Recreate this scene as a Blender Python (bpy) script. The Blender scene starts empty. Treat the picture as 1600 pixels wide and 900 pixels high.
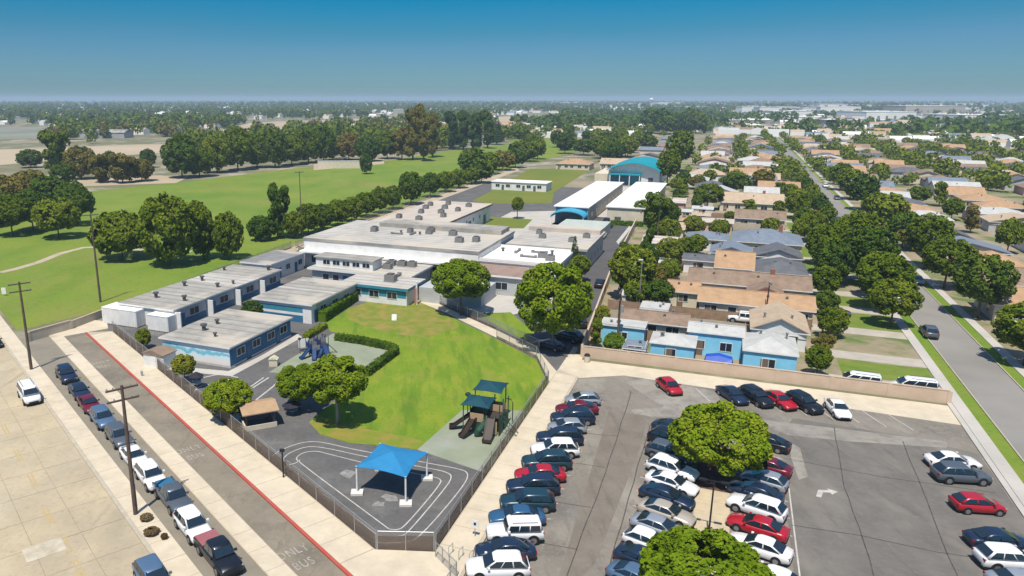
import bpy, math, random
import numpy as np
from mathutils import Vector, Matrix
R = math.radians
random.seed(7); RNG = np.random.default_rng(11)
scene = bpy.context.scene
col = scene.collection
# ------------------------------------------------------------------ camera, sky, sun, exposure
CAM_H, FPX, CX = 35.0, 1150.0, 665.0
PITCH = math.atan(296 / FPX)
CT, ST = math.cos(PITCH), math.sin(PITCH)
cam = bpy.data.cameras.new('camera'); cam.sensor_width = 36.0; cam.lens = FPX / 1600 * 36
cam.shift_x = (800 - CX) / 1600; cam.clip_start = 0.5; cam.clip_end = 40000
cam_o = bpy.data.objects.new('camera', cam); col.objects.link(cam_o)
cam_o.location = (0, 0, CAM_H); cam_o.rotation_euler = (math.pi / 2 - PITCH, 0, 0)
scene.camera = cam_o
SUN_EL, SUN_AZ = R(65), R(198)                  # the sun stands behind the camera, to its left
world = bpy.data.worlds.new('World'); scene.world = world; world.use_nodes = True
nt = world.node_tree; nt.nodes.clear()
n_out = nt.nodes.new('ShaderNodeOutputWorld'); n_bg = nt.nodes.new('ShaderNodeBackground')
n_sky = nt.nodes.new('ShaderNodeTexSky'); n_sky.sky_type = 'NISHITA'; n_sky.sun_disc = False
n_sky.sun_elevation = SUN_EL; n_sky.sun_rotation = SUN_AZ
n_sky.air_density = 1.0; n_sky.dust_density = 0.4; n_sky.ozone_density = 3.0
n_tc = nt.nodes.new('ShaderNodeTexCoord'); n_sep = nt.nodes.new('ShaderNodeSeparateXYZ')
n_rmp = nt.nodes.new('ShaderNodeValToRGB'); n_mul = nt.nodes.new('ShaderNodeMix')
n_mul.data_type = 'RGBA'; n_mul.blend_type = 'MULTIPLY'; n_mul.inputs[0].default_value = 1.0
el = n_rmp.color_ramp.elements
el[0].position = 0.0; el[0].color = (0.235, 0.41, 0.57, 1)
el[1].position = 0.125; el[1].color = (0.0085, 0.36, 0.53, 1)
e = el.new(0.06); e.color = (0.178, 0.365, 0.55, 1)
e = el.new(0.085); e.color = (0.103, 0.349, 0.50, 1)
e = el.new(0.30); e.color = (0.25, 0.52, 0.70, 1)
e = el.new(0.60); e.color = (0.85, 0.95, 1.05, 1)
L = nt.links.new
n_nz = nt.nodes.new('ShaderNodeTexNoise'); n_nz.inputs['Scale'].default_value = 2.2; n_nz.inputs['Detail'].default_value = 4
n_mp = nt.nodes.new('ShaderNodeMapping'); n_mp.inputs['Scale'].default_value = (1, 1, 9); L_ = nt.links.new
L_(n_tc.outputs['Generated'], n_mp.inputs[0]); L_(n_mp.outputs[0], n_nz.inputs['Vector'])
n_ad = nt.nodes.new('ShaderNodeMath'); n_ad.operation = 'MULTIPLY_ADD'; n_ad.inputs[1].default_value = 0.030; n_ad.inputs[2].default_value = -0.015
L_(n_nz.outputs['Fac'], n_ad.inputs[0]); n_sm = nt.nodes.new('ShaderNodeMath'); n_sm.operation = 'ADD'
L(n_sky.outputs[0], n_mul.inputs[6]); L(n_rmp.outputs[0], n_mul.inputs[7])
L(n_tc.outputs['Generated'], n_sep.inputs[0]); L(n_sep.outputs['Z'], n_sm.inputs[0]); L(n_ad.outputs[0], n_sm.inputs[1]); L(n_sm.outputs[0], n_rmp.inputs[0])
L(n_mul.outputs[2], n_bg.inputs[0]); n_bg.inputs[1].default_value = 0.12
L(n_bg.outputs[0], n_out.inputs[0])
LIGHT = Vector((math.sin(SUN_AZ - math.pi) * math.cos(SUN_EL), math.cos(SUN_AZ - math.pi) * math.cos(SUN_EL), -math.sin(SUN_EL)))
sun = bpy.data.lights.new('sun', 'SUN'); sun.energy = 4.9; sun.angle = R(0.53); sun.color = (1.0, 0.935, 0.83)
sun_o = bpy.data.objects.new('sun', sun); col.objects.link(sun_o)
sun_o.rotation_euler = LIGHT.to_track_quat('-Z', 'Y').to_euler(); sun_o.location = (-60, -120, 200)
scene.view_settings.view_transform = 'Standard'; scene.view_settings.look = 'None'
scene.view_settings.exposure = 0.22; scene.view_settings.gamma = 1.0; scene.view_settings.use_curve_mapping = False
try:
    scene.cycles.max_bounces = 6; scene.cycles.transparent_max_bounces = 12; scene.cycles.volume_bounces = 0
except Exception: pass

# ------------------------------------------------------------------ survey frames
def gp(u, v, z=0.0):
    """place on the ground (or a level z) seen under this survey mark"""
    r = (u - CX) / FPX; d = (v - 450) / FPX
    t = (CAM_H - z) / (d * CT + ST)
    return Vector((r * t, (CT - d * ST) * t, z))
GA = R(22.5); GC, GS = math.cos(GA), math.sin(GA)     # school and house grid: a across, b along
def A(a, b, z=0.0): return Vector((a * GC + b * GS, -a * GS + b * GC, z))
def ab(p): return p.x * GC - p.y * GS, p.x * GS + p.y * GC
def abp(u, v, z=0.0): return ab(gp(u, v, z))
SA = R(-38); SC, SS = math.cos(SA), math.sin(SA)      # street frame: s along, n across
def S(s, n, z=0.0): return Vector((s * SS + n * SC, s * SC - n * SS, z))
def sn(p): return p.x * SS + p.y * SC, p.x * SC - p.y * SS

# ------------------------------------------------------------------ materials
MATS = {}
def mat(name, c1, c2=None, scale=1.0, rough=0.8, bump=0.0, metal=0.0, detail=4, coat=0.0, lo=0.35, hi=0.65, world_co=False, c3=None, spec=0.3):
    if name in MATS: return MATS[name]
    m = bpy.data.materials.new(name); m.use_nodes = True; t = m.node_tree
    b = t.nodes['Principled BSDF']; b.inputs['Roughness'].default_value = rough; b.inputs['Metallic'].default_value = metal
    b.inputs['Coat Weight'].default_value = coat; b.inputs['Specular IOR Level'].default_value = spec
    c1 = (*c1, 1); c2 = (*c2, 1) if c2 else tuple(x * 0.86 for x in c1[:3]) + (1,)
    if world_co:
        g = t.nodes.new('ShaderNodeNewGeometry'); co = g.outputs['Position']
    else:
        g = t.nodes.new('ShaderNodeTexCoord'); co = g.outputs['Object']
    n = t.nodes.new('ShaderNodeTexNoise'); n.inputs['Scale'].default_value = scale; n.inputs['Detail'].default_value = detail; n.inputs['Roughness'].default_value = 0.62
    t.links.new(co, n.inputs['Vector'])
    r = t.nodes.new('ShaderNodeValToRGB'); r.color_ramp.elements[0].position = lo; r.color_ramp.elements[1].position = hi
    r.color_ramp.elements[0].color = c1; r.color_ramp.elements[1].color = c2
    if c3: e = r.color_ramp.elements.new((lo + hi) / 2); e.color = (*c3, 1)
    t.links.new(n.outputs['Fac'], r.inputs[0]); t.links.new(r.outputs[0], b.inputs['Base Color'])
    if bump:
        bn = t.nodes.new('ShaderNodeBump'); bn.inputs['Strength'].default_value = bump; bn.inputs['Distance'].default_value = 0.05
        t.links.new(n.outputs['Fac'], bn.inputs['Height']); t.links.new(bn.outputs[0], b.inputs['Normal'])
    m['ramp'] = r.name; MATS[name] = m
    return m
def blend(m, c, scale, lo, hi, amount=1.0, stretch=None, kind='noise', rot=0.0):
    """mix another colour of its own (patches, stains, cracks, mown streaks) over a material's base colour"""
    t = m.node_tree; b = t.nodes['Principled BSDF']; src = b.inputs['Base Color'].links[0].from_socket
    g = t.nodes.new('ShaderNodeNewGeometry'); mp = t.nodes.new('ShaderNodeMapping')
    mp.inputs['Rotation'].default_value = (0, 0, rot); mp.inputs['Scale'].default_value = stretch or (1, 1, 1)
    t.links.new(g.outputs['Position'], mp.inputs['Vector'])
    if kind == 'crack':
        dn = t.nodes.new('ShaderNodeTexNoise'); dn.inputs['Scale'].default_value = 0.35; dn.inputs['Detail'].default_value = 4
        t.links.new(mp.outputs[0], dn.inputs['Vector'])
        va = t.nodes.new('ShaderNodeVectorMath'); va.operation = 'MULTIPLY_ADD'; va.inputs[1].default_value = (3, 3, 3)
        t.links.new(dn.outputs['Color'], va.inputs[0]); t.links.new(mp.outputs[0], va.inputs[2])
        n = t.nodes.new('ShaderNodeTexVoronoi'); n.feature = 'DISTANCE_TO_EDGE'; n.inputs['Scale'].default_value = scale
        t.links.new(va.outputs[0], n.inputs['Vector']); fac = n.outputs['Distance']
    else:
        n = t.nodes.new('ShaderNodeTexNoise'); n.inputs['Scale'].default_value = scale; n.inputs['Detail'].default_value = 5; n.inputs['Roughness'].default_value = 0.6
        t.links.new(mp.outputs[0], n.inputs['Vector']); fac = n.outputs['Fac']
    r = t.nodes.new('ShaderNodeMapRange'); r.inputs['From Min'].default_value = lo; r.inputs['From Max'].default_value = hi; r.inputs['To Max'].default_value = amount
    if kind == 'crack': r.inputs['To Min'].default_value = amount; r.inputs['To Max'].default_value = 0
    t.links.new(fac, r.inputs['Value'])
    x = t.nodes.new('ShaderNodeMix'); x.data_type = 'RGBA'; x.inputs[7].default_value = (*c, 1)
    t.links.new(r.outputs[0], x.inputs[0]); t.links.new(src, x.inputs[6]); t.links.new(x.outputs[2], b.inputs['Base Color'])
    return m
def flat(name, c, rough=0.7, metal=0.0, coat=0.0, spec=0.4):
    return mat(name, c, tuple(x * 0.9 for x in c), 2.0, rough, 0, metal, 3, coat, spec=spec)

# ------------------------------------------------------------------ mesh builder and tags
class MB:
    def __init__(s): s.v = []; s.f = []; s.m = []
    def add(s, vs, fs, mi=0):
        k = len(s.v); s.v += [tuple(v) for v in vs]; s.f += [tuple(i + k for i in f) for f in fs]; s.m += [mi] * len(fs); return s
    def box(s, x0, x1, y0, y1, z0, z1, mi=0):
        return s.add([(x0, y0, z0), (x1, y0, z0), (x1, y1, z0), (x0, y1, z0), (x0, y0, z1), (x1, y0, z1), (x1, y1, z1), (x0, y1, z1)],
                     [(3, 2, 1, 0), (4, 5, 6, 7), (0, 1, 5, 4), (1, 2, 6, 5), (2, 3, 7, 6), (3, 0, 4, 7)], mi)
    def cbox(s, c, sx, sy, sz, mi=0): return s.box(c[0] - sx / 2, c[0] + sx / 2, c[1] - sy / 2, c[1] + sy / 2, c[2], c[2] + sz, mi)
    def prism(s, pts, z0, z1, mi=0):
        a = sum(pts[i][0] * pts[(i + 1) % len(pts)][1] - pts[(i + 1) % len(pts)][0] * pts[i][1] for i in range(len(pts)))
        if a < 0: pts = pts[::-1]
        n = len(pts)
        return s.add([(p[0], p[1], z0) for p in pts] + [(p[0], p[1], z1) for p in pts],
                     [tuple(range(n, 2 * n)), tuple(range(n - 1, -1, -1))] + [(i, (i + 1) % n, n + (i + 1) % n, n + i) for i in range(n)], mi)
    def poly(s, pts, z=0.0, mi=0):
        a = sum(pts[i][0] * pts[(i + 1) % len(pts)][1] - pts[(i + 1) % len(pts)][0] * pts[i][1] for i in range(len(pts)))
        if a < 0: pts = pts[::-1]
        return s.add([(p[0], p[1], z) for p in pts], [tuple(range(len(pts)))], mi)
    def loft(s, rings, mi=0, cap=True):
        k = len(rings[0]); vs = [p for r in rings for p in r]; fs = []
        for i in range(len(rings) - 1):
            for j in range(k): fs.append((i * k + j, i * k + (j + 1) % k, (i + 1) * k + (j + 1) % k, (i + 1) * k + j))
        if cap: fs.append(tuple(range(k - 1, -1, -1))); fs.append(tuple(range((len(rings) - 1) * k, len(rings) * k)))
        return s.add(vs, fs, mi)
    def tube(s, pts, rad, n=8, mi=0):
        rings = []
        for i, p in enumerate(pts):
            p = Vector(p); q = Vector(pts[min(i + 1, len(pts) - 1)]); o = Vector(pts[max(i - 1, 0)])
            d = (q - o).normalized(); x = d.orthogonal().normalized(); y = d.cross(x)
            r = rad[i] if isinstance(rad, (list, tuple)) else rad
            rings.append([p + x * (r * math.cos(2 * math.pi * j / n)) + y * (r * math.sin(2 * math.pi * j / n)) for j in range(n)])
        return s.loft(rings, mi)
    def ribbon(s, pts, w, z, mi=0, closed=False):
        n = len(pts); P = [Vector((p[0], p[1])) for p in pts]; l = []; r = []
        for i in range(n):
            a = P[(i - 1) % n] if closed or i else P[i]; b = P[(i + 1) % n] if closed or i < n - 1 else P[i]
            d = (b - a).normalized(); o = Vector((-d.y, d.x)) * w / 2
            l.append(P[i] + o); r.append(P[i] - o)
        fs = [(2 * i, 2 * i + 1, 2 * ((i + 1) % n) + 1, 2 * ((i + 1) % n)) for i in range(n if closed else n - 1)]
        vs = []
        for a, b in zip(l, r): vs += [(a.x, a.y, z), (b.x, b.y, z)]
        return s.add(vs, fs, mi)
    def mesh(s, name, mats, smooth=False):
        me = bpy.data.meshes.new(name); me.from_pydata(s.v, [], s.f)
        for m in (mats if isinstance(mats, (list, tuple)) else [mats]): me.materials.append(m)
        me.polygons.foreach_set('material_index', s.m)
        if smooth: me.polygons.foreach_set('use_smooth', [True] * len(s.f))
        me.update(); return me
    def build(s, name, mats, parent=None, smooth=False): return put(name, s.mesh(name, mats, smooth), parent)
def put(name, me, parent=None, loc=None, rz=0.0, sc=None):
    o = bpy.data.objects.new(name, me); col.objects.link(o)
    if parent: o.parent = parent
    if loc is not None: o.location = loc
    if rz: o.rotation_euler = (0, 0, rz)
    if sc is not None: o.scale = sc
    return o
def tag(o, label, cat, group=None, kind=None):
    o['label'] = label; o['category'] = cat
    if group: o['group'] = group
    if kind: o['kind'] = kind
    return o
def thing(name, label, cat, loc=(0, 0, 0), rz=0.0, group=None): return tag(put(name, None, None, loc, rz), label, cat, group)
def struct(o): o['kind'] = 'structure'; return o
def ground(name, pts, z, m, thick=0.0):
    """a sheet (or raised slab) of the setting"""
    b = MB(); pts = [(p[0], p[1]) for p in pts]
    if thick: b.prism(pts, z, z + thick)
    else: b.poly(pts, z)
    return struct(b.build(name, m))
def G(*uv): return [gp(u, v) for u, v in uv]
# ------------------------------------------------------------------ ground materials
M = {}
M['terrain'] = mat('terrain_soil', (0.30, 0.25, 0.17), (0.15, 0.155, 0.07), 0.012, 0.95, detail=9, world_co=True, c3=(0.14, 0.14, 0.075))
blend(M['terrain'], (0.36, 0.315, 0.25), 0.05, 0.52, 0.64, 0.8)
M['yardsoil'] = mat('garden_soil', (0.30, 0.24, 0.17), (0.10, 0.15, 0.035), 0.09, 0.95, detail=6, world_co=True, lo=0.42, hi=0.6, c3=(0.23, 0.20, 0.12))
M['park'] = mat('park_turf', (0.11, 0.195, 0.014), (0.185, 0.225, 0.028), 0.03, 0.95, detail=8, world_co=True)
blend(M['park'], (0.20, 0.19, 0.05), 0.022, 0.54, 0.70, 0.7)
blend(M['park'], (0.085, 0.16, 0.012), 0.12, 0.5, 0.75, 0.7, (1, 0.35, 1))
blend(M['park'], (0.19, 0.195, 0.045), 0.35, 0.52, 0.70, 0.6)
blend(M['park'], (0.055, 0.115, 0.010), 1.2, 0.52, 0.72, 0.5)
M['lawn'] = mat('school_turf', (0.115, 0.205, 0.010), (0.165, 0.235, 0.013), 0.16, 0.95, detail=8, world_co=True)
blend(M['lawn'], (0.235, 0.205, 0.04), 0.22, 0.54, 0.70, 0.6, (1, .7, 1), rot=.4)
blend(M['lawn'], (0.23, 0.25, 0.025), 0.6, 0.48, 0.66, 0.75, (1, .35, 1), rot=.5)
blend(M['lawn'], (0.075, 0.15, 0.008), 0.45, 0.5, 0.66, 0.85, (1, 0.15, 1), rot=0.75)
blend(M['lawn'], (0.075, 0.14, 0.008), 3.0, 0.5, 0.72, 0.6)
M['field'] = mat('dry_turf', (0.17, 0.17, 0.025), (0.11, 0.155, 0.02), 0.04, 0.95, detail=7, world_co=True)
M['dirt'] = mat('pale_dirt', (0.44, 0.36, 0.25), (0.34, 0.27, 0.18), 0.01, 0.95, detail=8, world_co=True)
M['reservoir'] = mat('pale_gravel', (0.23, 0.23, 0.19), (0.17, 0.18, 0.13), 0.01, 0.95, world_co=True)
M['path'] = mat('path_dirt', (0.44, 0.37, 0.27), (0.35, 0.29, 0.20), 0.3, 0.95, world_co=True)
M['asphalt'] = mat('lot_asphalt', (0.165, 0.147, 0.120), (0.215, 0.193, 0.160), 0.18, 0.92, 0.05, detail=9, world_co=True)
blend(M['asphalt'], (0.125, 0.115, 0.104), 0.06, 0.5, 0.62, 0.75, (1, 0.35, 1), rot=GA)
blend(M['asphalt'], (0.28, 0.258, 0.212), 0.16, 0.5, 0.64, 0.7, (1, 0.5, 1), rot=GA)
blend(M['asphalt'], (0.26, 0.24, 0.205), 2.6, 0.52, 0.72, 0.55)
blend(M['asphalt'], (0.075, 0.07, 0.063), 0.55, 0.60, 0.74, 0.6, (1, .6, 1))
blend(M['asphalt'], (0.10, 0.092, 0.08), 1.4, 0.55, 0.75, 0.5, (1, .18, 1), rot=GA)
blend(M['asphalt'], (0.08, 0.075, 0.07), 0.13, 0.0, 0.007, 0.4, kind='crack')
M['lane'] = mat('lane_asphalt', (0.235, 0.20, 0.148), (0.185, 0.162, 0.122), 0.3, 0.92, 0.05, detail=8, world_co=True)
blend(M['lane'], (0.13, 0.115, 0.09), 0.16, 0.5, 0.68, 0.75)
blend(M['lane'], (0.27, 0.235, 0.18), 2.4, 0.5, 0.72, 0.55)
blend(M['lane'], (0.11, 0.098, 0.078), 1.1, 0.56, 0.72, 0.55, (1, .3, 1), rot=SA)
blend(M['lane'], (0.10, 0.088, 0.07), 0.13, 0.0, 0.008, 0.4, kind='crack')
M['park_lane'] = mat('parking_lane_asphalt', (0.19, 0.17, 0.132), (0.235, 0.208, 0.16), 0.4, 0.92, 0.05, detail=7, world_co=True)
M['yard'] = mat('yard_asphalt', (0.092, 0.090, 0.088), (0.125, 0.12, 0.114), 0.25, 0.92, 0.05, detail=8, world_co=True)
blend(M['yard'], (0.20, 0.195, 0.18), 0.16, 0.56, 0.72, 0.6)
blend(M['yard'], (0.06, 0.06, 0.06), 1.8, 0.5, 0.7, 0.5)
blend(M['yard'], (0.17, 0.165, 0.155), 3.5, 0.55, 0.75, 0.5)
M['road_dark'] = mat('road_asphalt', (0.075, 0.073, 0.075), (0.10, 0.097, 0.095), 0.2, 0.92, detail=7, world_co=True)
M['street_pale'] = mat('pale_street', (0.26, 0.245, 0.22), (0.20, 0.19, 0.17), 0.06, 0.92, detail=7, world_co=True)
M['conc'] = mat('sidewalk_concrete', (0.56, 0.485, 0.36), (0.47, 0.405, 0.30), 0.55, 0.9, 0.03, detail=8, world_co=True)
blend(M['conc'], (0.62, 0.54, 0.41), 0.09, 0.5, 0.7, 0.6)
blend(M['conc'], (0.36, 0.31, 0.24), 0.3, 0.62, 0.8, 0.6)
blend(M['conc'], (0.42, 0.36, 0.27), 2.5, 0.55, 0.75, 0.5)
M['concbase'] = mat('joint_concrete', (0.43, 0.37, 0.28), (0.36, 0.31, 0.24), 1.0, 0.95, world_co=True)
M['street'] = mat('street_concrete', (0.46, 0.38, 0.25), (0.37, 0.31, 0.21), 0.22, 0.92, 0.04, detail=9, world_co=True)
blend(M['street'], (0.235, 0.205, 0.16), 0.10, 0.52, 0.72, 0.6, (1, 0.22, 1), rot=SA)
blend(M['street'], (0.45, 0.40, 0.30), 0.06, 0.5, 0.68, 0.7, (1, .4, 1), rot=SA)
blend(M['street'], (0.21, 0.18, 0.135), 0.35, 0.60, 0.72, 0.55, (1, .12, 1), rot=SA)
blend(M['street'], (0.25, 0.22, 0.16), 2.2, 0.52, 0.72, 0.5)
M['bed'] = mat('joint_tar', (0.23, 0.20, 0.145), (0.33, 0.285, 0.20), 0.5, 0.95, world_co=True)
M['kerb'] = mat('kerb_concrete', (0.44, 0.39, 0.30), (0.36, 0.32, 0.25), 1.2, 0.9, world_co=True)
M['redkerb'] = mat('red_kerb_paint', (0.42, 0.065, 0.045), (0.34, 0.11, 0.08), 0.9, 0.75, world_co=True, lo=0.4, hi=0.7)
M['court'] = mat('court_concrete', (0.46, 0.43, 0.38), (0.38, 0.36, 0.32), 0.2, 0.92, detail=7, world_co=True)
M['pad'] = mat('safety_surface', (0.245, 0.275, 0.185), (0.21, 0.235, 0.165), 0.3, 0.95, detail=7, world_co=True)
blend(M['pad'], (0.30, 0.31, 0.27), 0.09, 0.5, 0.65, 0.7)
M['white_paint'] = mat('white_road_paint', (0.52, 0.50, 0.46), (0.30, 0.285, 0.26), 1.2, 0.8, detail=8, world_co=True, lo=0.35, hi=0.75)
M['yellow_paint'] = mat('yellow_road_paint', (0.46, 0.32, 0.09), (0.38, 0.31, 0.20), 0.9, 0.8, detail=8, world_co=True, lo=0.35, hi=0.6)
M['mulch'] = mat('brown_mulch', (0.07, 0.035, 0.022), (0.11, 0.06, 0.04), 2.0, 0.95, world_co=True)
# ------------------------------------------------------------------ the ground
def smooth0(P, n=5):
    out = []
    for (a0, b0), (a1, b1) in zip(P, P[1:]):
        for i in range(n): t = i / n; out.append((a0 + (a1 - a0) * t + (random.uniform(-.07, .07) if i else 0), b0 + (b1 - b0) * t))
    return out + [P[-1]]
def ring(r, n=96): return [(r * math.cos(2 * math.pi * i / n), r * math.sin(2 * math.pi * i / n)) for i in range(n)]
ground('terrain', ring(14000), 0.0, M['terrain'])
ground('park_grass', G((27, 517), (172, 482), (340, 425), (462, 380), (560, 345), (752, 287), (832, 246), (805, 224), (700, 236), (600, 252), (450, 264), (290, 284), (128, 300), (-60, 318)) + [S(300, 16.2)], 0.012, M['park'])
ground('park_grass', [A(-124, 420), A(-104, 420), A(-95, 640), A(-200, 700)], 0.012, M['park'])
ground('dirt_field', G((-300, 268), (0, 258), (120, 247), (255, 239), (300, 230), (310, 224), (200, 226), (60, 232), (-300, 240)), 0.03, M['dirt'])
ground('dirt_field', G((300, 215), (390, 192), (620, 183), (640, 189), (520, 199), (400, 208)), 0.03, M['dirt'])
ground('dirt_field', G((770, 183), (868, 179), (880, 190), (775, 197)), 0.03, M['dirt'])
ground('dirt_field', G((105, 292), (275, 286), (290, 279), (250, 274), (110, 282)), 0.03, M['dirt'])
ground('dirt_field', G((490, 266), (600, 256), (600, 247), (490, 256)), 0.03, M['dirt'])
ground('gravel_basin', G((-200, 222), (60, 216), (75, 205), (60, 198), (-200, 202)), 0.03, M['reservoir'])
ground('residential_yards', [A(-18.2, 99), A(27.5, 99), A(27.5, 700), A(-40, 700), A(-24, 230)], 0.012, M['yardsoil'])
ground('residential_yards', [A(37.5, 30), A(260, 30), A(260, 700), A(37.5, 700)], 0.012, M['yardsoil'])
ground('residential_street', [A(29.4, -10), A(35.8, -10), A(35.8, 1500), A(29.4, 1500)], 0.02, M['street_pale'])
for a0, a1 in ((29.36, 29.5), (35.7, 35.84)):
    struct(MB().prism([A(a0, -10), A(a1, -10), A(a1, 900), A(a0, 900)], 0.0, 0.15).build('kerb', M['kerb']))
for a0, a1 in ((27.9, 29.36), (35.84, 37.3)): ground('verge', [A(a0, -10), A(a1, -10), A(a1, 900), A(a0, 900)], 0.03, M['park'])
for a0, a1 in ((26.6, 27.9), (37.3, 38.6)):
    ground('pavement', [A(a0, -10), A(a1, -10), A(a1, 900), A(a0, 900)], 0.0, M['court'], 0.12)
M['drive'] = mat('driveway_concrete', (0.42, 0.38, 0.31), (0.34, 0.31, 0.255), 0.5, .92, detail=8, world_co=True)
M['front'] = mat('front_lawn', (0.09, 0.165, 0.015), (0.17, 0.20, 0.035), 0.35, .95, detail=9, world_co=True)
LOTS = [99.5, 110.5, 123.5, 137.0, 148.5, 164.5, 180, 199, 219, 236, 252, 270, 290, 308, 326]
for i, (b0, b1) in enumerate(zip(LOTS, LOTS[1:])):
    ground('driveway', [A(12.5, b0 + 1), A(29.4, b0 + 1), A(29.4, b0 + 4.6), A(12.5, b0 + 4.6)], 0.02 if i % 2 else 0.021, M['drive'])
    if i % 3 != 1: ground('front_lawn', [A(15.8, b0 + 5), A(26.5, b0 + 5), A(26.5, b1 + .6), A(15.8, b1 + .6)], 0.018, M['front'])
    if i % 2: ground('patio', [A(-9, b0 + 2), A(-3.5, b0 + 2), A(-3.5, b0 + 7), A(-9, b0 + 7)], 0.019, M['drive'])
fence_line = [A(-19.0, 47.8), A(-19.0, 86.5)]
yard_pts = [S(43.2, 28.7), A(-19, 47.8), A(-19, 101), A(-21, 145), A(-25, 232), A(-27, 300), A(-97, 300), A(-93, 84), S(116, 28.7)]
ground('school_yard', yard_pts, 0.010, M['yard'])
ground('access_road', [A(-25, 104), A(-18.6, 104), A(-20.6, 145), A(-24.4, 226), A(-44, 226), A(-47, 206), A(-32.5, 200), A(-26, 150)], 0.018, M['road_dark'])
ground('courtyard', [A(-70, 160), A(-44, 160), A(-33, 196), A(-48, 236), A(-64, 226), A(-64, 166)], 0.018, M['court'])
ground('courtyard', [A(-47, 118), A(-33, 112), A(-27, 124), A(-27, 131), A(-46, 131)], 0.018, M['court'])
ground('courtyard', [A(-49, 225), A(-24, 225), A(-26, 312), A(-52, 312)], 0.018, M['court'])
ground('fence_path', G((462, 384), (600, 334), (790, 266), (806, 262), (812, 266), (640, 330), (480, 388)), 0.024, M['path'])
ground('fence_path', G((168, 486), (340, 431), (466, 383), (466, 391), (352, 428), (180, 492)), 0.024, M['path'])
ground('courtyard_lawn', G((735, 350), (758, 338), (832, 343), (818, 357), (745, 357)), 0.03, M['field'])
ground('sports_field', G((738, 314), (772, 296), (828, 264), (925, 262), (905, 276), (866, 300), (862, 318), (762, 318)), 0.03, M['field'])
ground('school_lawn', G((580, 470), (640, 470), (662, 474), (700, 493), (780, 532), (838, 562), (856, 600), (832, 642), (722, 641), (655, 703), (600, 697), (545, 692), (500, 679), (483, 660), (500, 645), (566, 596), (620, 556), (617, 545), (560, 528), (516, 518), (508, 505), (545, 482)), 0.022, M['lawn'])
ground('dry_lawn_edge', G((575, 471), (648, 467), (700, 495), (716, 512), (668, 528), (600, 520), (545, 500), (548, 482)), 0.0245, mat('dry_lawn', (0.245, 0.20, 0.05), (0.13, 0.185, 0.016), 0.5, 0.95, detail=11, world_co=True, lo=.40, hi=.60))
ground('dry_lawn_edge', G((485, 662), (502, 652), (560, 668), (640, 684), (668, 692), (655, 702), (600, 696), (545, 691), (500, 678)), 0.0245, mat('dry_lawn2', (0.25, 0.195, 0.04), (0.15, 0.20, 0.018), 0.6, 0.95, detail=11, world_co=True, lo=.38, hi=.60))
ground('small_lawn', G((742, 490), (798, 488), (835, 520), (820, 532)), 0.022, M['lawn'])
ground('walkway', G((648, 464), (668, 466), (700, 482), (780, 518), (842, 549), (872, 583), (858, 598), (838, 560), (776, 528), (696, 489), (655, 472)), 0.028, M['conc'])
ground('safety_pad', G((722, 641), (832, 642), (762, 741), (652, 703)), 0.03, M['pad'])
ground('safety_pad', G((455, 560), (520, 521), (616, 545), (572, 582), (470, 585), (420, 582)), 0.016, M['pad'])
ground('footpath', G((247, 570), (357, 580), (408, 556), (465, 522), (472, 527), (410, 562), (362, 588), (245, 577)), 0.02, M['court'])
p = [gp(u, v) for u, v in ((0, 426), (30, 419), (60, 410), (95, 396), (130, 387), (175, 385), (230, 392), (300, 393))]
struct(MB().ribbon([(q.x, q.y) for q in p], 1.9, 0.03).build('park_path', M['path']))
# ---- the street, bus lane, kerbs and sidewalks (s along, n across)
st = ground('street', [S(20, -12), S(260, -12), S(260, 14.45), S(20, 14.45)], 0.004, M['bed'])
slabs = {}
def slab(parent, frame, x0, x1, y0, y1, z, th, m, gap=0.03, name='slab'):
    k = (round(x1 - x0, 2), round(y1 - y0, 2), th, m.name)
    if k not in slabs:
        w, d = (x1 - x0) / 2 - gap, (y1 - y0) / 2 - gap
        slabs[k] = MB().box(-w, w, -d, d, 0, th).mesh(name, m)
    c = frame((x0 + x1) / 2, (y0 + y1) / 2, z + random.uniform(-0.004, 0.004))
    return put(name, slabs[k], parent, c, -GA if frame is A else math.pi / 2 - SA)
for n0 in (3.6, 7.2, 10.8):
    for i in range(23): slab(st, S, 42 + 4.6 * i, 46.6 + 4.6 * i, n0, n0 + 3.6, 0.0, 0.03, M['street'], 0.022)
for i in range(8): slab(st, S, 51 + 4.6 * i, 55.6 + 4.6 * i, 0.0, 3.6, 0.0, 0.03, M['street'], 0.022)
for s0, s1 in ((147.8, 200), (200, 260)): slab(st, S, s0, s1, 3.6, 14.4, 0.0, 0.03, M['street'])
strip = ground('sidewalk', [S(20, 14.45), S(240, 14.45), S(240, 16.55), S(20, 16.55)], 0.0, M['concbase'], 0.11)
for i in range(40): slab(strip, S, 40 + 3 * i, 43 + 3 * i, 14.65, 16.55, 0.11, 0.03, M['conc'], 0.02)
struct(MB().prism([S(20, 14.3), S(240, 14.3), S(240, 14.62), S(20, 14.62)], 0.0, 0.155).build('kerb', M['kerb']))
ground('parking_lane', [S(20, 16.55), S(121, 16.55), S(119.5, 20.4), S(20, 20.4)], 0.012, M['park_lane'])
ground('bus_lane', [S(20, 22.2), S(118.2, 22.2), S(117.4, 25.3), S(30, 25.3), S(20, 25.3)], 0.012, M['lane'])
med = ground('median_strip', [S(20, 20.4), S(119.5, 20.4), S(118.2, 22.2), S(20, 22.2)], 0.0, M['concbase'], 0.11)
for i in range(26): slab(med, S, 40 + 3 * i, 43 + 3 * i, 20.45, 22.15, 0.11, 0.03, M['conc'], 0.02)
struct(MB().prism([S(33.2, 25.18), S(117.4, 25.18), S(117.4, 25.46), S(33.2, 25.46)], 0.0, 0.155).build('red_kerb', M['redkerb']))
tip = (-0.3, 41.3)
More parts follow.
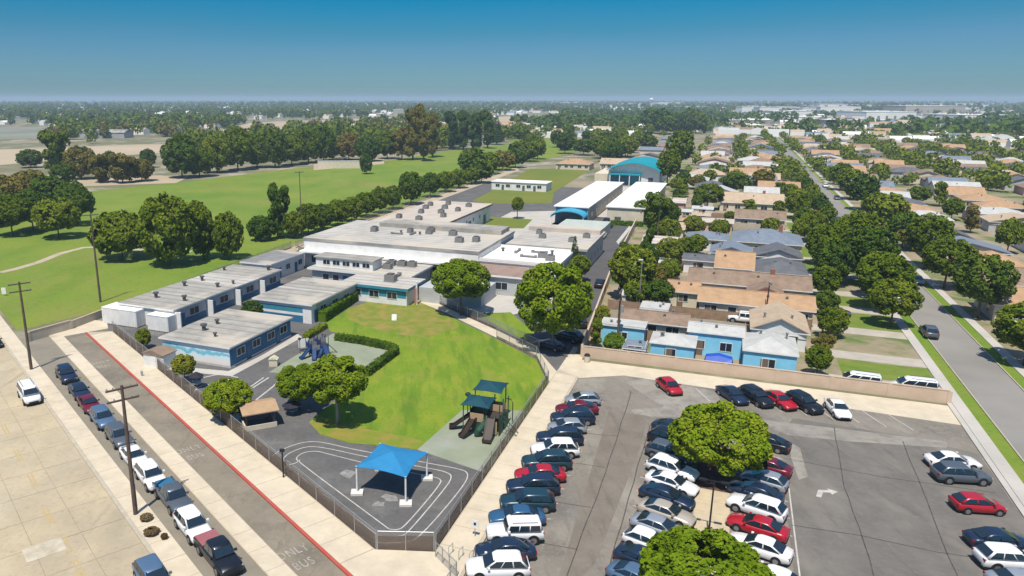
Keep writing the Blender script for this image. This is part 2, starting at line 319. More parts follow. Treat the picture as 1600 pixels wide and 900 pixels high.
side = ground('sidewalk', [tip, S(117.4, 25.4), S(115.5, 28.7), S(43.2, 28.7), A(-19, 47.8), A(-19, 92), A(-15.9, 90), A(-15.9, 38)], 0.0, M['concbase'], 0.11)
for i in range(24): slab(side, S, 43.4 + 3 * i, 46.4 + 3 * i, 25.46, 28.6, 0.11, 0.03, M['conc'], 0.02)
for i in range(14): slab(side, A, -18.9, -16.15, 49 + 2.95 * i, 51.95 + 2.95 * i, 0.11, 0.03, M['conc'], 0.02)
crn = MB().prism([(-0.3, 41.9), S(43.3, 25.5), S(43.3, 28.6), A(-18.9, 47.8), A(-18.9, 48.9), A(-16.15, 48.9), A(-16.15, 38.6)], 0.11, 0.138).build('slab', M['conc'], side)
struct(MB().prism([A(-16.12, 37.5), A(-15.85, 37.5), A(-15.85, 90), A(-16.12, 90)], 0.0, 0.15).build('kerb', M['kerb']))
ground('end_pad', [S(117.4, 22.2), S(117.4, 28.6), S(121.5, 29.5), S(126, 26.5), S(121, 20.4), S(119.5, 20.4)], 0.0, M['conc'], 0.125)
lot = ground('car_park', [A(-15.9, 25), A(-15.9, 89.6), A(-10.6, 93.2), A(26, 92), A(26, 25)], 0.006, M['asphalt'])
ground('concrete_apron', [A(-19, 92), A(-15.9, 90), A(-10.6, 93.2), A(26.8, 92.0), A(26.8, 97.8), A(-16.8, 97.1), A(-17.4, 102), A(-25, 103), A(-24, 99)], 0.008, M['conc'])
ground('pavement', [A(26, 25), A(26.55, 25), A(26.55, 99), A(26, 99)], 0.0, M['court'], 0.13)
M['patch'] = mat('worn_pale_asphalt', (0.275, 0.255, 0.215), (0.195, 0.18, 0.155), 0.35, .92, detail=9, world_co=True, lo=.4, hi=.65)
M['fresh'] = mat('brown_grey_asphalt', (0.15, 0.128, 0.102), (0.19, 0.165, 0.132), 0.35, .92, detail=11, world_co=True)
blend(M['fresh'], (0.105, 0.092, 0.078), 1.2, 0.52, 0.72, 0.6, (1, .14, 1), rot=GA)
blend(M['fresh'], (0.23, 0.205, 0.165), 2.6, 0.54, 0.74, 0.5)
blend(M['patch'], (0.15, 0.135, 0.115), 1.0, 0.52, 0.7, 0.7)
ground('asphalt_patch', G((975, 596), (1010, 592), (1120, 612), (1130, 636), (1060, 652), (992, 650), (986, 640), (1036, 636)), 0.0085, M['patch'])
ground('asphalt_patch', G((952, 640), (1012, 650), (1000, 700), (930, 880), (905, 905), (872, 905), (910, 780)), 0.0103, M['fresh'])
ground('asphalt_patch', G((1180, 655), (1330, 672), (1480, 690), (1480, 700), (1330, 690), (1230, 680)), 0.0121, M['patch'])
ground('asphalt_patch', G((1232, 690), (1250, 700), (1262, 745), (1248, 750), (1236, 715)), 0.0139, M['patch'])
M['greylane'] = mat('grey_lane_asphalt', (0.118, 0.110, 0.098), (0.155, 0.143, 0.125), 0.3, .92, detail=11, world_co=True)
blend(M['greylane'], (0.22, 0.20, 0.165), 0.18, 0.5, 0.66, 0.65, (1, .5, 1), rot=GA); blend(M['greylane'], (0.20, 0.185, 0.16), 2.6, 0.54, 0.74, 0.5); blend(M['greylane'], (0.08, 0.075, 0.068), 0.9, 0.56, 0.74, 0.5, (1, .2, 1), rot=GA)
ground('asphalt_patch', [A(7.2, 25), A(25.9, 25), A(25.9, 84.5), A(20, 86.5), A(9, 87), A(7.2, 82)], 0.0072, M['greylane'])
ts = MB()
for pts in ([(-8.6, 34), (-8.75, 52), (-8.6, 64), (-8.8, 76), (-9.1, 88)], [(-15.5, 59.4), (-12, 59), (-8.7, 59.3)], [(-15.5, 66.6), (-8.7, 67.2)], [(-15.5, 74.5), (-11, 74.2), (-8.7, 74.8)], [(-15.5, 52), (-8.7, 52.6)], [(12.5, 44), (12.8, 60), (12.4, 72), (13.0, 86)], [(7.4, 63), (12.6, 63.5), (18, 63.2), (25, 64)], [(7.4, 76), (16, 75.4), (25, 76)], [(19, 46), (18.6, 63), (19.2, 85)], [(-5.8, 50), (-5.9, 62), (-5.7, 79)]):
    q_ = smooth0([(a + random.uniform(-.08, .08), b) for a, b in pts]); ts.ribbon([A(a, b) for a, b in q_], .09, .0165)
struct(ts.build('tar_seams', mat('tar_seam', (0.045, 0.042, 0.04), (0.09, 0.083, 0.075), 1.5, .8, world_co=True)))
# ---- painted markings
pm = MB()
for b0 in [48.4 + 2.72 * i for i in range(14)]: pm.ribbon([A(-15.6, b0 - 2.2), A(-11.6, b0 - 0.4)], 0.1, 0.014)
for b0 in [49.3 + 2.75 * i for i in range(12)]: pm.ribbon([A(-5.4, b0 + 0.8), A(-0.6, b0 - 0.6)], 0.1, 0.014)
for b0 in [53.8 + 2.9 * i for i in range(9)]: pm.ribbon([A(2.8, b0), A(7.4, b0 - 1.3)], 0.1, 0.014)
for a0 in [-0.5 + 2.6 * i for i in range(9)]: pm.ribbon([A(a0 - 1.2, 92.2), A(a0 + 0.6, 88.4)], 0.1, 0.014)
c = abp(1290, 770)
def rot2(pts, ang, sc, a0, b0): return [A(a0 + sc * (x * math.cos(ang) - y * math.sin(ang)), b0 + sc * (x * math.sin(ang) + y * math.cos(ang))) for x, y in pts]
pm.poly(rot2([(-1.15, -0.75), (-0.75, -0.9), (-0.2, 0.05), (0.45, 0.05), (0.45, -0.3), (1.2, 0.28), (0.45, 0.85), (0.45, 0.5), (-0.45, 0.5)], 0.3, 1.0, *c), 0.015)
pm.ribbon([A(7.6, 52), A(7.6, 74)], 0.12, 0.014)
o = pm.build('painted_markings', M['white_paint']); struct(o)
rl = MB().ribbon(G((1000, 336), (966, 378), (976, 389)), 1.0, 0.03).build('road_line', M['white_paint']); struct(rl)
M['word_paint'] = mat('worn_word_paint', (0.40, 0.37, 0.32), (0.235, 0.21, 0.17), 2.2, 0.85, detail=8, world_co=True, lo=.38, hi=.62)
def text_mark(body, size, s, n):
    c = bpy.data.curves.new('txt', 'FONT'); c.body = body; c.size = size; c.align_x = 'CENTER'; c.extrude = 0.0; c.space_character = 1.15
    to = bpy.data.objects.new('txt', c); col.objects.link(to); to.scale = (0.85, 1.15, 1)
    bpy.context.view_layer.update()
    me = bpy.data.meshes.new_from_object(to.evaluated_get(bpy.context.evaluated_depsgraph_get()))
    bpy.data.objects.remove(to); me.materials.clear(); me.materials.append(M['word_paint'])
    o = put('painted_word', me, None, S(s, n, 0.018), -SA, (0.8, 1.25, 1)); o.rotation_euler = (0, 0, -SA); return o
for s0 in (47.1, 69.6, 102.3):
    for body, ds in (('ONLY', 0), ('BUS', -1.9)):
        o = text_mark(body, 1.15, s0 + ds - 0.4, 23.35); struct(o)
ym = MB()
for u, v in ((6, 672), (26, 712), (48, 752), (72, 806), (98, 850), (120, 890)):
    s0, n0 = sn(gp(u, v)); ym.ribbon([S(s0 - 1.5, n0), S(s0 + 1.5, n0)], 0.14, 0.042); ym.ribbon([S(s0 - 1.5, n0 + 0.3), S(s0 + 1.4, n0 + 0.3)], 0.14, 0.042)
struct(ym.build('yellow_lines', M['yellow_paint']))
wm = MB(); s0, n0 = sn(gp(70, 858)); wm.poly([S(s0 - 1.2, n0 - 1.5), S(s0 + 1.0, n0 - 1.5), S(s0 + 1.0, n0 + 1.4), S(s0 - 1.2, n0 + 1.4)], 0.043)
struct(wm.build('white_patch', mat('worn_white_paint', (0.50, 0.45, 0.35), (0.36, 0.31, 0.22), 0.9, 0.9, detail=8, world_co=True)))
def loop(pts, w=0.12, z=0.014, closed=False): return [(q.x, q.y) for q in (gp(400 + x / 4, 670 + y / 4) for x, y in pts)]
tm = MB()
def smooth(P, k=2):
    for _ in range(k):
        Q = [P[0]]
        for a, b in zip(P, P[1:]): Q += [tuple(.75 * i + .25 * j for i, j in zip(a, b)), tuple(.25 * i + .75 * j for i, j in zip(a, b))]
        P = Q + [P[-1]]
    return P
for pts in ([(100, 172), (150, 135), (250, 95), (340, 78), (430, 86), (620, 132), (900, 180), (1090, 218), (1270, 250), (1335, 278), (1290, 370), (1015, 690), (930, 712), (730, 716), (640, 660)],
            [(760, 668), (165, 212), (178, 172), (240, 135), (330, 108), (440, 120), (660, 170), (900, 215), (1090, 248), (1190, 270), (1232, 300), (1160, 400), (945, 655), (905, 672), (760, 668)],
            [(830, 626), (262, 205), (248, 180), (300, 146), (380, 138), (460, 160), (680, 215), (900, 262), (1080, 296), (1150, 310), (1160, 340), (930, 612), (880, 634), (830, 626)],
            [(170, 250), (215, 222), (250, 215), (275, 195)]):
    tm.ribbon(smooth(loop(pts)), 0.11, 0.016)
for pts in ([(560, 420), (600, 380), (660, 395), (640, 330), (600, 300)],): pass
struct(tm.build('track_lines', M['white_paint']))
t2 = MB()
for pts in ([(300, 640), (300, 615), (312, 603), (330, 600), (338, 612), (336, 640)], [(355, 592), (368, 600), (372, 615)], [(318, 590), (345, 584), (372, 590)], [(392, 604), (412, 590)], [(400, 625), (432, 600), (436, 592)], [(395, 606), (420, 590)], [(425, 640), (432, 632)]):
    t2.ribbon([(q.x, q.y) for q in G(*smooth(pts))], 0.22, 0.016)
struct(t2.build('track_lines', M['white_paint']))
sp = MB()
for cx_, cy_, rr in ((545, 741, 0.9), (610, 778, 0.8), (592, 788, 0.6)):
    q = gp(cx_, cy_); k = 9; sp.poly([(q.x + rr * random.uniform(.5, 1.2) * math.cos(6.28 * i / k), q.y + rr * random.uniform(.5, 1.2) * math.sin(6.28 * i / k)) for i in range(k)], 0.015)
struct(sp.build('chalk_patch', mat('faded_chalk', (0.28, 0.275, 0.25), (0.16, 0.155, 0.15), 2.2, 0.9, detail=8, world_co=True)))
isl = ground('planter_island', [A(-0.35, 46), A(2.6, 46), A(2.6, 66.4), A(-0.35, 66.4)], 0.0, M['concbase'], 0.12)
for i in range(10): slab(isl, A, -0.3, 2.55, 46.2 + 2 * i, 48.2 + 2 * i, 0.12, 0.02, mat('island_concrete', (0.50, 0.41, 0.27), (0.42, 0.345, 0.23), 0.8, 0.9, world_co=True), 0.02)
ground('mulch_bed', [A(-0.35, 66.42), A(2.6, 66.42), A(2.9, 76), A(-0.6, 76)], 0.0, M['mulch'], 0.1)
# ------------------------------------------------------------------ building materials
M['white_wall'] = mat('white_wall_paint', (0.72, 0.71, 0.68), (0.62, 0.61, 0.58), 0.7, 0.7, detail=6)
M['cream_wall'] = mat('cream_stucco', (0.62, 0.55, 0.43), (0.54, 0.48, 0.37), 0.8, 0.85, detail=6)
M['grey_wall'] = mat('grey_wall_paint', (0.44, 0.45, 0.44), (0.37, 0.38, 0.38), 0.8, 0.8)
M['blue_wall'] = mat('dark_blue_wall_paint', (0.035, 0.15, 0.27), (0.025, 0.11, 0.21), 0.6, 0.6)
M['teal_wall'] = mat('teal_trim_paint', (0.045, 0.24, 0.33), (0.035, 0.19, 0.27), 0.8, 0.5)
M['cyan_wall'] = mat('sky_blue_stucco', (0.24, 0.58, 0.75), (0.20, 0.51, 0.68), 0.7, 0.8, detail=6)
M['pink_wall'] = mat('pink_stucco', (0.62, 0.36, 0.33), (0.55, 0.32, 0.29), 0.7, 0.8)
M['roll_roof'] = mat('grey_roll_roofing', (0.36, 0.34, 0.295), (0.25, 0.24, 0.215), 0.35, 0.9, 0.05, detail=9)
M['roll_roof2'] = mat('pale_roll_roofing', (0.47, 0.445, 0.40), (0.34, 0.325, 0.29), 0.22, 0.9, 0.05, detail=9)
M['dark_roof'] = mat('slate_grey_roofing', (0.235, 0.235, 0.235), (0.17, 0.17, 0.175), 0.4, 0.9, detail=8)
M['beige_roof'] = mat('beige_roofing', (0.53, 0.465, 0.395), (0.40, 0.355, 0.305), 0.2, 0.9, detail=9)
M['brown_roof'] = mat('brown_shingle', (0.27, 0.195, 0.14), (0.19, 0.135, 0.095), 0.8, 0.92, 0.1, detail=8)
M['tan_roof'] = mat('tan_shingle', (0.42, 0.27, 0.155), (0.33, 0.21, 0.12), 0.8, 0.92, 0.1, detail=8)
M['beige_shingle'] = mat('sand_shingle', (0.46, 0.36, 0.25), (0.37, 0.285, 0.20), 0.8, 0.92, 0.1, detail=8)
M['blue_roof'] = mat('blue_grey_shingle', (0.18, 0.215, 0.265), (0.14, 0.17, 0.21), 0.7, 0.9, 0.1, detail=8)
M['char_roof'] = mat('charcoal_shingle', (0.13, 0.135, 0.145), (0.09, 0.095, 0.105), 0.7, 0.9, 0.1, detail=8)
M['white_roof'] = mat('white_roof_coating', (0.80, 0.79, 0.75), (0.70, 0.69, 0.66), 0.3, 0.7, detail=7)
M['pale_roof'] = mat('pale_grey_shingle', (0.47, 0.47, 0.44), (0.38, 0.38, 0.36), 0.8, 0.85, detail=8)
M['teal_roof'] = mat('teal_metal_roof', (0.015, 0.30, 0.36), (0.012, 0.25, 0.31), 0.4, 0.45)
M['teal_glass'] = mat('blue_tinted_panel', (0.012, 0.11, 0.19), (0.015, 0.15, 0.24), 0.5, 0.3)
M['glass'] = flat('window_glass', (0.02, 0.028, 0.036), 0.12, spec=0.6)
M['frame'] = flat('window_frame', (0.62, 0.62, 0.60), 0.5)
M['steel'] = flat('galvanised_steel', (0.42, 0.43, 0.43), 0.45, 0.6)
M['unit'] = flat('roof_unit_metal', (0.22, 0.215, 0.205), 0.6, 0.2)
M['dark_unit'] = flat('dark_vent_metal', (0.10, 0.10, 0.10), 0.6)
M['door'] = flat('blue_door_paint', (0.03, 0.12, 0.22), 0.5)
M['brown_trim'] = flat('brown_fascia_paint', (0.17, 0.12, 0.085), 0.7)
M['white_trim'] = flat('white_fascia_paint', (0.74, 0.73, 0.70), 0.6)
# seams of the roll roofing
for k in ('roll_roof', 'roll_roof2', 'beige_roof', 'dark_roof'):
    m = M[k]; t = m.node_tree; b = t.nodes['Principled BSDF']; src = b.inputs['Base Color'].links[0].from_socket
    g = t.nodes.new('ShaderNodeTexCoord'); w = t.nodes.new('ShaderNodeTexWave'); w.wave_type = 'BANDS'; w.bands_direction = 'Y'
    w.inputs['Scale'].default_value = 0.16; w.inputs['Distortion'].default_value = 0.6; w.inputs['Detail'].default_value = 3; w.inputs['Detail Scale'].default_value = 0.6
    t.links.new(g.outputs['Object'], w.inputs['Vector'])
    r = t.nodes.new('ShaderNodeMapRange'); r.inputs[1].default_value = 0.80; r.inputs[2].default_value = 1.0; r.inputs[4].default_value = 0.6
    t.links.new(w.outputs['Fac'], r.inputs[0]); x = t.nodes.new('ShaderNodeMix'); x.data_type = 'RGBA'; x.inputs[7].default_value = (0.16, 0.15, 0.14, 1)
    t.links.new(r.outputs[0], x.inputs[0]); t.links.new(src, x.inputs[6]); t.links.new(x.outputs[2], b.inputs['Base Color'])
    n = t.nodes.new('ShaderNodeTexNoise'); n.inputs['Scale'].default_value = 0.12; n.inputs['Detail'].default_value = 6
    t.links.new(g.outputs['Object'], n.inputs['Vector'])
    r = t.nodes.new('ShaderNodeMapRange'); r.inputs[1].default_value = 0.5; r.inputs[2].default_value = 0.62; r.inputs[4].default_value = 0.6
    t.links.new(n.outputs['Fac'], r.inputs[0]); y = t.nodes.new('ShaderNodeMix'); y.data_type = 'RGBA'; y.inputs[7].default_value = (0.52, 0.46, 0.37, 1)
    t.links.new(r.outputs[0], y.inputs[0]); t.links.new(x.outputs[2], y.inputs[6]); t.links.new(y.outputs[2], b.inputs['Base Color'])
# the painted waves on the front wall of the classroom by the sidewalk
def mural():
    m = bpy.data.materials.new('painted_wave_mural'); m.use_nodes = True; t = m.node_tree; b = t.nodes['Principled BSDF']; b.inputs['Roughness'].default_value = 0.7
    g = t.nodes.new('ShaderNodeTexCoord'); s = t.nodes.new('ShaderNodeSeparateXYZ'); t.links.new(g.outputs['Object'], s.inputs[0])
    n = t.nodes.new('ShaderNodeTexNoise'); n.inputs['Scale'].default_value = 0.55; n.inputs['Detail'].default_value = 5; t.links.new(g.outputs['Object'], n.inputs['Vector'])
    a = t.nodes.new('ShaderNodeMath'); a.operation = 'MULTIPLY_ADD'; a.inputs[1].default_value = 2.2; t.links.new(n.outputs['Fac'], a.inputs[0]); t.links.new(s.outputs['Z'], a.inputs[2])
    r = t.nodes.new('ShaderNodeValToRGB'); r.color_ramp.elements[0].position = 0.0; r.color_ramp.elements[0].color = (0.62, 0.55, 0.48, 1)
    r.color_ramp.elements[1].position = 1.0; r.color_ramp.elements[1].color = (0.66, 0.70, 0.71, 1)
    for p_, c_ in ((0.40, (0.70, 0.66, 0.61)), (0.52, (0.55, 0.70, 0.75)), (0.585, (0.14, 0.42, 0.53)), (0.64, (0.20, 0.50, 0.60)), (0.70, (0.60, 0.72, 0.76))):
        e = r.color_ramp.elements.new(p_); e.color = (*c_, 1)
    d = t.nodes.new('ShaderNodeMath'); d.operation = 'DIVIDE'; d.inputs[1].default_value = 4.6; t.links.new(a.outputs[0], d.inputs[0]); t.links.new(d.outputs[0], r.inputs[0])
    t.links.new(r.outputs[0], b.inputs['Base Color']); return m
M['mural'] = mural()
# ------------------------------------------------------------------ building pieces
def root_at(name, label, cat, a0, a1, b0, b1, group=None, z=0.0):
    r = thing(name, label, cat, A((a0 + a1) / 2, (b0 + b1) / 2, z), -GA, group); return r, (a1 - a0) / 2, (b1 - b0) / 2
win_cache = {}
def window(root, face, u, z, w, h, hw, hd, gm=None, frame=None, name='window', off=0.0):
    """a framed pane on one wall: face f = front, r = right, l = left, k = back; u along the wall from its middle"""
    gm = gm or M['glass']; fm = frame or M['frame']; k = (round(w, 2), round(h, 2), gm.name, fm.name)
    if k not in win_cache:
        f = MB(); t = 0.09
        f.box(-w / 2 - t, w / 2 + t, -0.05, 0.02, -t, 0); f.box(-w / 2 - t, w / 2 + t, -0.05, 0.02, h, h + t)
        f.box(-w / 2 - t, -w / 2, -0.05, 0.02, 0, h); f.box(w / 2, w / 2 + t, -0.05, 0.02, 0, h)
        if w > 1.3: f.box(-0.03, 0.03, -0.045, 0.02, 0, h)
        win_cache[k] = (MB().box(-w / 2, w / 2, -0.02, 0.02, 0, h).mesh('pane', gm), f.mesh('frame', fm))
    pm_, fm_ = win_cache[k]
    loc, rz = {'f': ((u, -hd - 0.01 - off, z), 0), 'k': ((u, hd + 0.01 + off, z), math.pi), 'r': ((hw + 0.01 + off, u, z), math.pi / 2), 'l': ((-hw - 0.01 - off, u, z), -math.pi / 2)}[face]
    p = put(name, pm_, root, loc, rz); put('frame', fm_, p); return p
door_cache = {}
def door(root, face, u, hw, hd, m=None, w=1.0, h=2.1, z=0.0):
    m = m or M['door']; k = (w, h, m.name)
    if k not in door_cache: door_cache[k] = (MB().box(-w / 2, w / 2, -0.04, 0.02, 0, h).mesh('door', m), MB().box(w * .36, w * .42, -0.1, -0.04, 1.0, 1.12).mesh('handle', M['steel']))
    loc, rz = {'f': ((u, -hd - 0.012, z), 0), 'r': ((hw + 0.012, u, z), math.pi / 2), 'l': ((-hw - 0.012, u, z), -math.pi / 2), 'k': ((u, hd + 0.012, z), math.pi)}[face]
    d = put('door', door_cache[k][0], root, loc, rz); put('handle', door_cache[k][1], d); return d
unit_cache = []
def rooftop_unit(root, x, y, z, s=1.0, kind=0):
    if not unit_cache:
        unit_cache.append(MB().box(-.9, .9, -.7, .7, 0.15, 1.15).box(-1, 1, -.8, .8, 0, .15).box(-.5, .5, -.5, .5, 1.15, 1.35, 1).mesh('rooftop_unit', [M['unit'], M['dark_unit']]))
        b = MB().tube([(0, 0, 0), (0, 0, .7)], .25, 10).loft([[(.42 * math.cos(i * .628), .42 * math.sin(i * .628), zz) for i in range(10)] for zz in (.62, .85)])
        unit_cache.append(b.mesh('roof_vent', M['dark_unit']))
        unit_cache.append(MB().tube([(0, 0, 0.3), (3.2, 0, 0.3)], .22, 8).box(-.3, .3, -.3, .3, 0, .6).box(2.9, 3.4, -.3, .3, 0, .6).mesh('roof_duct', M['unit']))
    return put(['rooftop_unit', 'roof_vent', 'roof_duct'][kind], unit_cache[kind], root, (x, y, z), random.choice([0, 1.57]), (s, s, s))
def flat_building(name, label, a0, a1, b0, b1, h, wall='white_wall', roof='roll_roof', over=0.5, th=0.3, fascia=None, cat='building', group=None, front=None, parapet=False):
    r, hw, hd = root_at(name, label, cat, a0, a1, b0, b1, group)
    w = MB().box(-hw, hw, -hd, hd, 0, h - th)
    wo = w.build('wall', M[wall], r)
    if front: MB().box(-hw + .02, hw - .02, -hd - .03, -hd - .004, 0.05, h - th - .02).build('painted_front', M[front], r)
    ro = MB().box(-hw - over, hw + over, -hd - over, hd + over, h - th, h, 1).add([(-hw - over, -hd - over, h + .003), (hw + over, -hd - over, h + .003), (hw + over, hd + over, h + .003), (-hw - over, hd + over, h + .003)], [(0, 1, 2, 3)], 0)
    rf = ro.build('roof', [M[roof], M[fascia or 'white_trim']], r)
    if parapet:
        p = MB(); e = over + .0
        p.box(-hw - e - .02, hw + e + .02, -hd - e - .02, -hd - e + .22, h - .1, h + .35); p.box(-hw - e - .02, hw + e + .02, hd + e - .22, hd + e + .02, h - .1, h + .35)
        p.box(-hw - e - .02, -hw - e + .22, -hd - e + .22, hd + e - .22, h - .1, h + .35); p.box(hw + e - .22, hw + e + .02, -hd - e + .22, hd + e - .22, h - .1, h + .35)
        p.build('parapet', M[fascia or 'white_trim'], r)
    return r, hw, hd
def scatter_units(r, hw, hd, h, n, seed, kinds=(0, 1, 2)):
    rr = random.Random(seed)
    for i in range(n): rooftop_unit(r, rr.uniform(-hw * .8, hw * .8), rr.uniform(-hd * .7, hd * .7), h, rr.uniform(.7, 1.15), rr.choice(kinds))
# ---- the school
r, hw, hd = flat_building('mural_classroom', 'flat grey roofed classroom with blue wave mural on white front wall facing the sidewalk', -71, -59.7, 75.8, 90.6, 3.0, 'white_wall', 'roll_roof', 0.35, 0.22, front='mural', cat='classroom')
MB().box(hw + .004, hw + .035, -hd + .02, hd - .02, 0.25, 2.7).build('blue_side_wall', M['blue_wall'], r)
MB().box(-hw - .03, hw + .03, -hd - .03, hd + .03, 0, 0.24).build('plinth', M['white_trim'], r)
for u in (-5, -1.4, 2.2, 5.4): window(r, 'r', u, 1.2, 1.7, 1.0, hw + .03, hd)
for u in (-3.2, 4.0): door(r, 'r', u, hw + .03, hd)
scatter_units(r, hw, hd, 3.0, 3, 3, (1,))
r, hw, hd = flat_building('grey_roof_classroom', 'classroom with pale grey two-panel roof behind the mural classroom beside the hedge', -70.7, -60.0, 97.2, 112.4, 3.3, 'white_wall', 'roll_roof', 0.35, 0.25, cat='classroom')
MB().box(-hw - .3, hw + .3, -.35, .35, 3.3, 3.36).build('roof_cap', M['roll_roof2'], r)
MB().box(-hw + .3, hw - 1.6, -hd - .03, -hd - .005, 1.7, 2.5).build('teal_stripe', M['teal_wall'], r)
MB().box(-hw + .3, hw - 1.6, -hd - .028, -hd - .005, 0.05, 1.2).build('blue_dado', M['blue_wall'], r)
MB().box(hw + .005, hw + .03, -hd + 1.5, hd - .05, 0.1, 2.9).build('grey_side_wall', M['grey_wall'], r)
for u in (-4, 0, 4): window(r, 'r', u, 1.3, 1.8, 1.0, hw + .03, hd)
door(r, 'r', -6.2, hw + .03, hd)
rowb = [86.6, 94.4, 101.9, 109.2, 116.4]
lab = ['nearest to the street, beside the white containers', 'second from the street in the park row', 'third from the street in the park row', 'farthest of the four in the park row']
for i in range(4):
    r, hw, hd = flat_building('portable_classroom', 'grey roofed portable classroom, ' + lab[i], -89.2, -78.4, rowb[i] + .06, rowb[i + 1] - .06, 3.2 + .05 * (i % 2), 'white_wall', 'roll_roof' if i != 2 else 'roll_roof2', 0.3, 0.25, cat='classroom', group='portable classrooms in a row along the park')
    MB().box(hw - .05, hw + 1.3, -hd + .02, -hd + .2, 0, 2.8).build('wing_wall', M['white_wall'], r)
    MB().box(hw + .004, hw + .03, -hd + .25, hd - .05, .05, 1.15).build('blue_dado', M['blue_wall'], r)
    MB().box(hw + .004, hw + .028, -hd + .25, hd - .05, 1.16, 2.9).build('side_panel', M['grey_wall'], r)
    window(r, 'r', 0.9, 1.25, 2.2, 1.15, hw + .03, hd); door(r, 'r', -1.9, hw + .03, hd)
    scatter_units(r, hw, hd, 3.25, 2, i + 20, (1,))
r, hw, hd = flat_building('tall_portable', 'taller white-walled portable classroom with grey roof at the far end of the park row', -89, -82.2, 118.8, 131, 3.5, 'white_wall', 'dark_roof', 0.3, 0.3, cat='classroom')
door(r, 'r', -3, hw, hd); door(r, 'r', 3, hw, hd)
for u in (-4.6, 0, 4.6): window(r, 'r', u, 1.3, 1.4, 1.0, hw, hd)
# lower front wing with the black clerestory windows
r, hw, hd = flat_building('clerestory_wing', 'low white wing with a row of black clerestory windows in front of the main hall', -74, -53.5, 120.8, 131.6, 3.2, 'grey_wall', 'roll_roof2', 0.7, 0.35, cat='school building')
MB().box(-hw + .2, -hw + 12.6, -hd + 1.2, -hd + 5.2, 3.2, 5.0).build('upper_wall', M['white_wall'], r)
MB().box(-hw - .1, -hw + 12.9, -hd + 0.9, -hd + 5.6, 5.0, 5.2).build('upper_roof', M['roll_roof'], r)
for i in range(5): window(r, 'f', -hw + 2.6 + 2.15 * i, 3.75, 1.5, .85, hw, hd - 1.2, frame=M['white_trim'])
for u in (-7.2, -5.0, -0.5): window(r, 'f', u, 1.0, 1.3, 1.1, hw, hd)
for u in (-3.0, 2.5): door(r, 'f', u, hw, hd)
for x, y in ((3.4, 2.0), (5.6, 2.2), (7.6, 2.4), (4, -1)): rooftop_unit(r, x, y, 3.2, .9, 0)
r, hw, hd = flat_building('front_office', 'small office with teal fascia behind the clipped hedges at the top of the lawn', -62.8, -50.2, 112.6, 119.8, 3.2, 'white_wall', 'roll_roof2', 0.45, 0.5, 'teal_wall', 'office')
MB().box(-hw + .1, hw - .1, -hd - .02, -hd - .004, 1.3, 2.6).build('teal_band', M['teal_wall'], r)
for u in (-3.5, 0, 3.5): window(r, 'f', u, 1.1, 1.8, 1.1, hw, hd + .02)
scatter_units(r, hw, hd, 3.2, 3, 5)
r, hw, hd = flat_building('entry_canopy', 'grey flat canopy roof over the shaded school entrance left of the round tree', -49.4, -37.8, 116.2, 124.6, 3.0, 'grey_wall', 'roll_roof2', 0.1, 0.3, 'white_trim', 'canopy')
bpy.data.objects.remove(r.children[0])
MB().box(-hw + .4, hw - .4, hd - 3, hd - .3, 0, 2.69).build('wall', M['grey_wall'], r)
for x in (-hw + .4, -1.8, 1.8, hw - .4): MB().box(x - .12, x + .12, -hd + .3, -hd + .54, 0, 2.69).build('column', M['white_trim'], r)
# main hall
r, hw, hd = flat_building('main_hall', 'long main hall with pale grey roof and bright white front wall', -83.6, -44.2, 133.6, 158.6, 6.2, 'white_wall', 'roll_roof2', 0.15, 0.5, 'roll_roof', 'school building')
MB().box(-hw + 9, hw - 1, hd - 6.5, hd - .2, 6.2, 7.2).build('upper_roof', M['roll_roof'], r)
MB().box(-hw + .1, hw - .1, -hd - 2.2, -hd - .01, 3.4, 3.75).build('canopy_roof', M['white_roof'], r)
for i in range(9): window(r, 'f', -hw + 3 + 4 * i, 1.0, 2.4, 1.4, hw, hd)
for i in range(6): rooftop_unit(r, -4 + 1.5 * i, -1.5 + (i % 3) * 1.6, 6.2, .75, (2, 1, 0)[i % 3])
for x, y in ((13, -5), (16, -3), (9, 2), (3, 4), (-9, 0)): rooftop_unit(r, x, y, 6.2, .9, 0)
r, hw, hd = flat_building('white_roof_wing', 'white roofed wing with tilted roof equipment between main hall and right wing', -45.6, -28.6, 134.2, 148.2, 4.6, 'white_wall', 'white_roof', 0.3, 0.35, cat='school building', parapet=True)
for x, y, k in ((-2, 1, 2), (1, 3, 2), (4, -1, 0), (6, -3, 0), (0, -2, 2), (-5, 2, 1), (5, 3, 1)): rooftop_unit(r, x, y, 4.6, .9, k)
r, hw, hd = flat_building('brown_roof_wing', 'low wing with reddish brown roof behind the round tree', -47.5, -30.8, 126.0, 133.6, 3.8, 'grey_wall', 'beige_roof', 0.5, 0.35, 'white_trim', 'school building')
rf = [c for c in r.children if c.name.startswith('roof')][0]; rf.data.materials[0] = mat('red_brown_roofing', (0.30, 0.21, 0.17), (0.22, 0.16, 0.13), 0.4, 0.9, detail=8)
for u in (-6, -2, 2, 6): window(r, 'f', u, 1.1, 2.2, 1.3, hw, hd)
r, hw, hd = flat_building('right_wing', 'right wing with beige flat roof and raised roof edge beside the access road', -43.0, -26.4, 149.8, 172, 5.0, 'cream_wall', 'roll_roof2', 0.4, 0.45, 'roll_roof', 'school building')
MB().box(-hw, hw, hd - 5, hd - .3, 5.0, 6.0).build('upper_roof', M['beige_roof'], r)
for u in (-8, -4, 0, 4, 8): window(r, 'r', u, 1.2, 2.2, 1.4, hw, hd)
for x, y in ((-3, -2), (4, -4), (6, 2), (-5, 3)): rooftop_unit(r, x, y, 5.0, .8, 0)
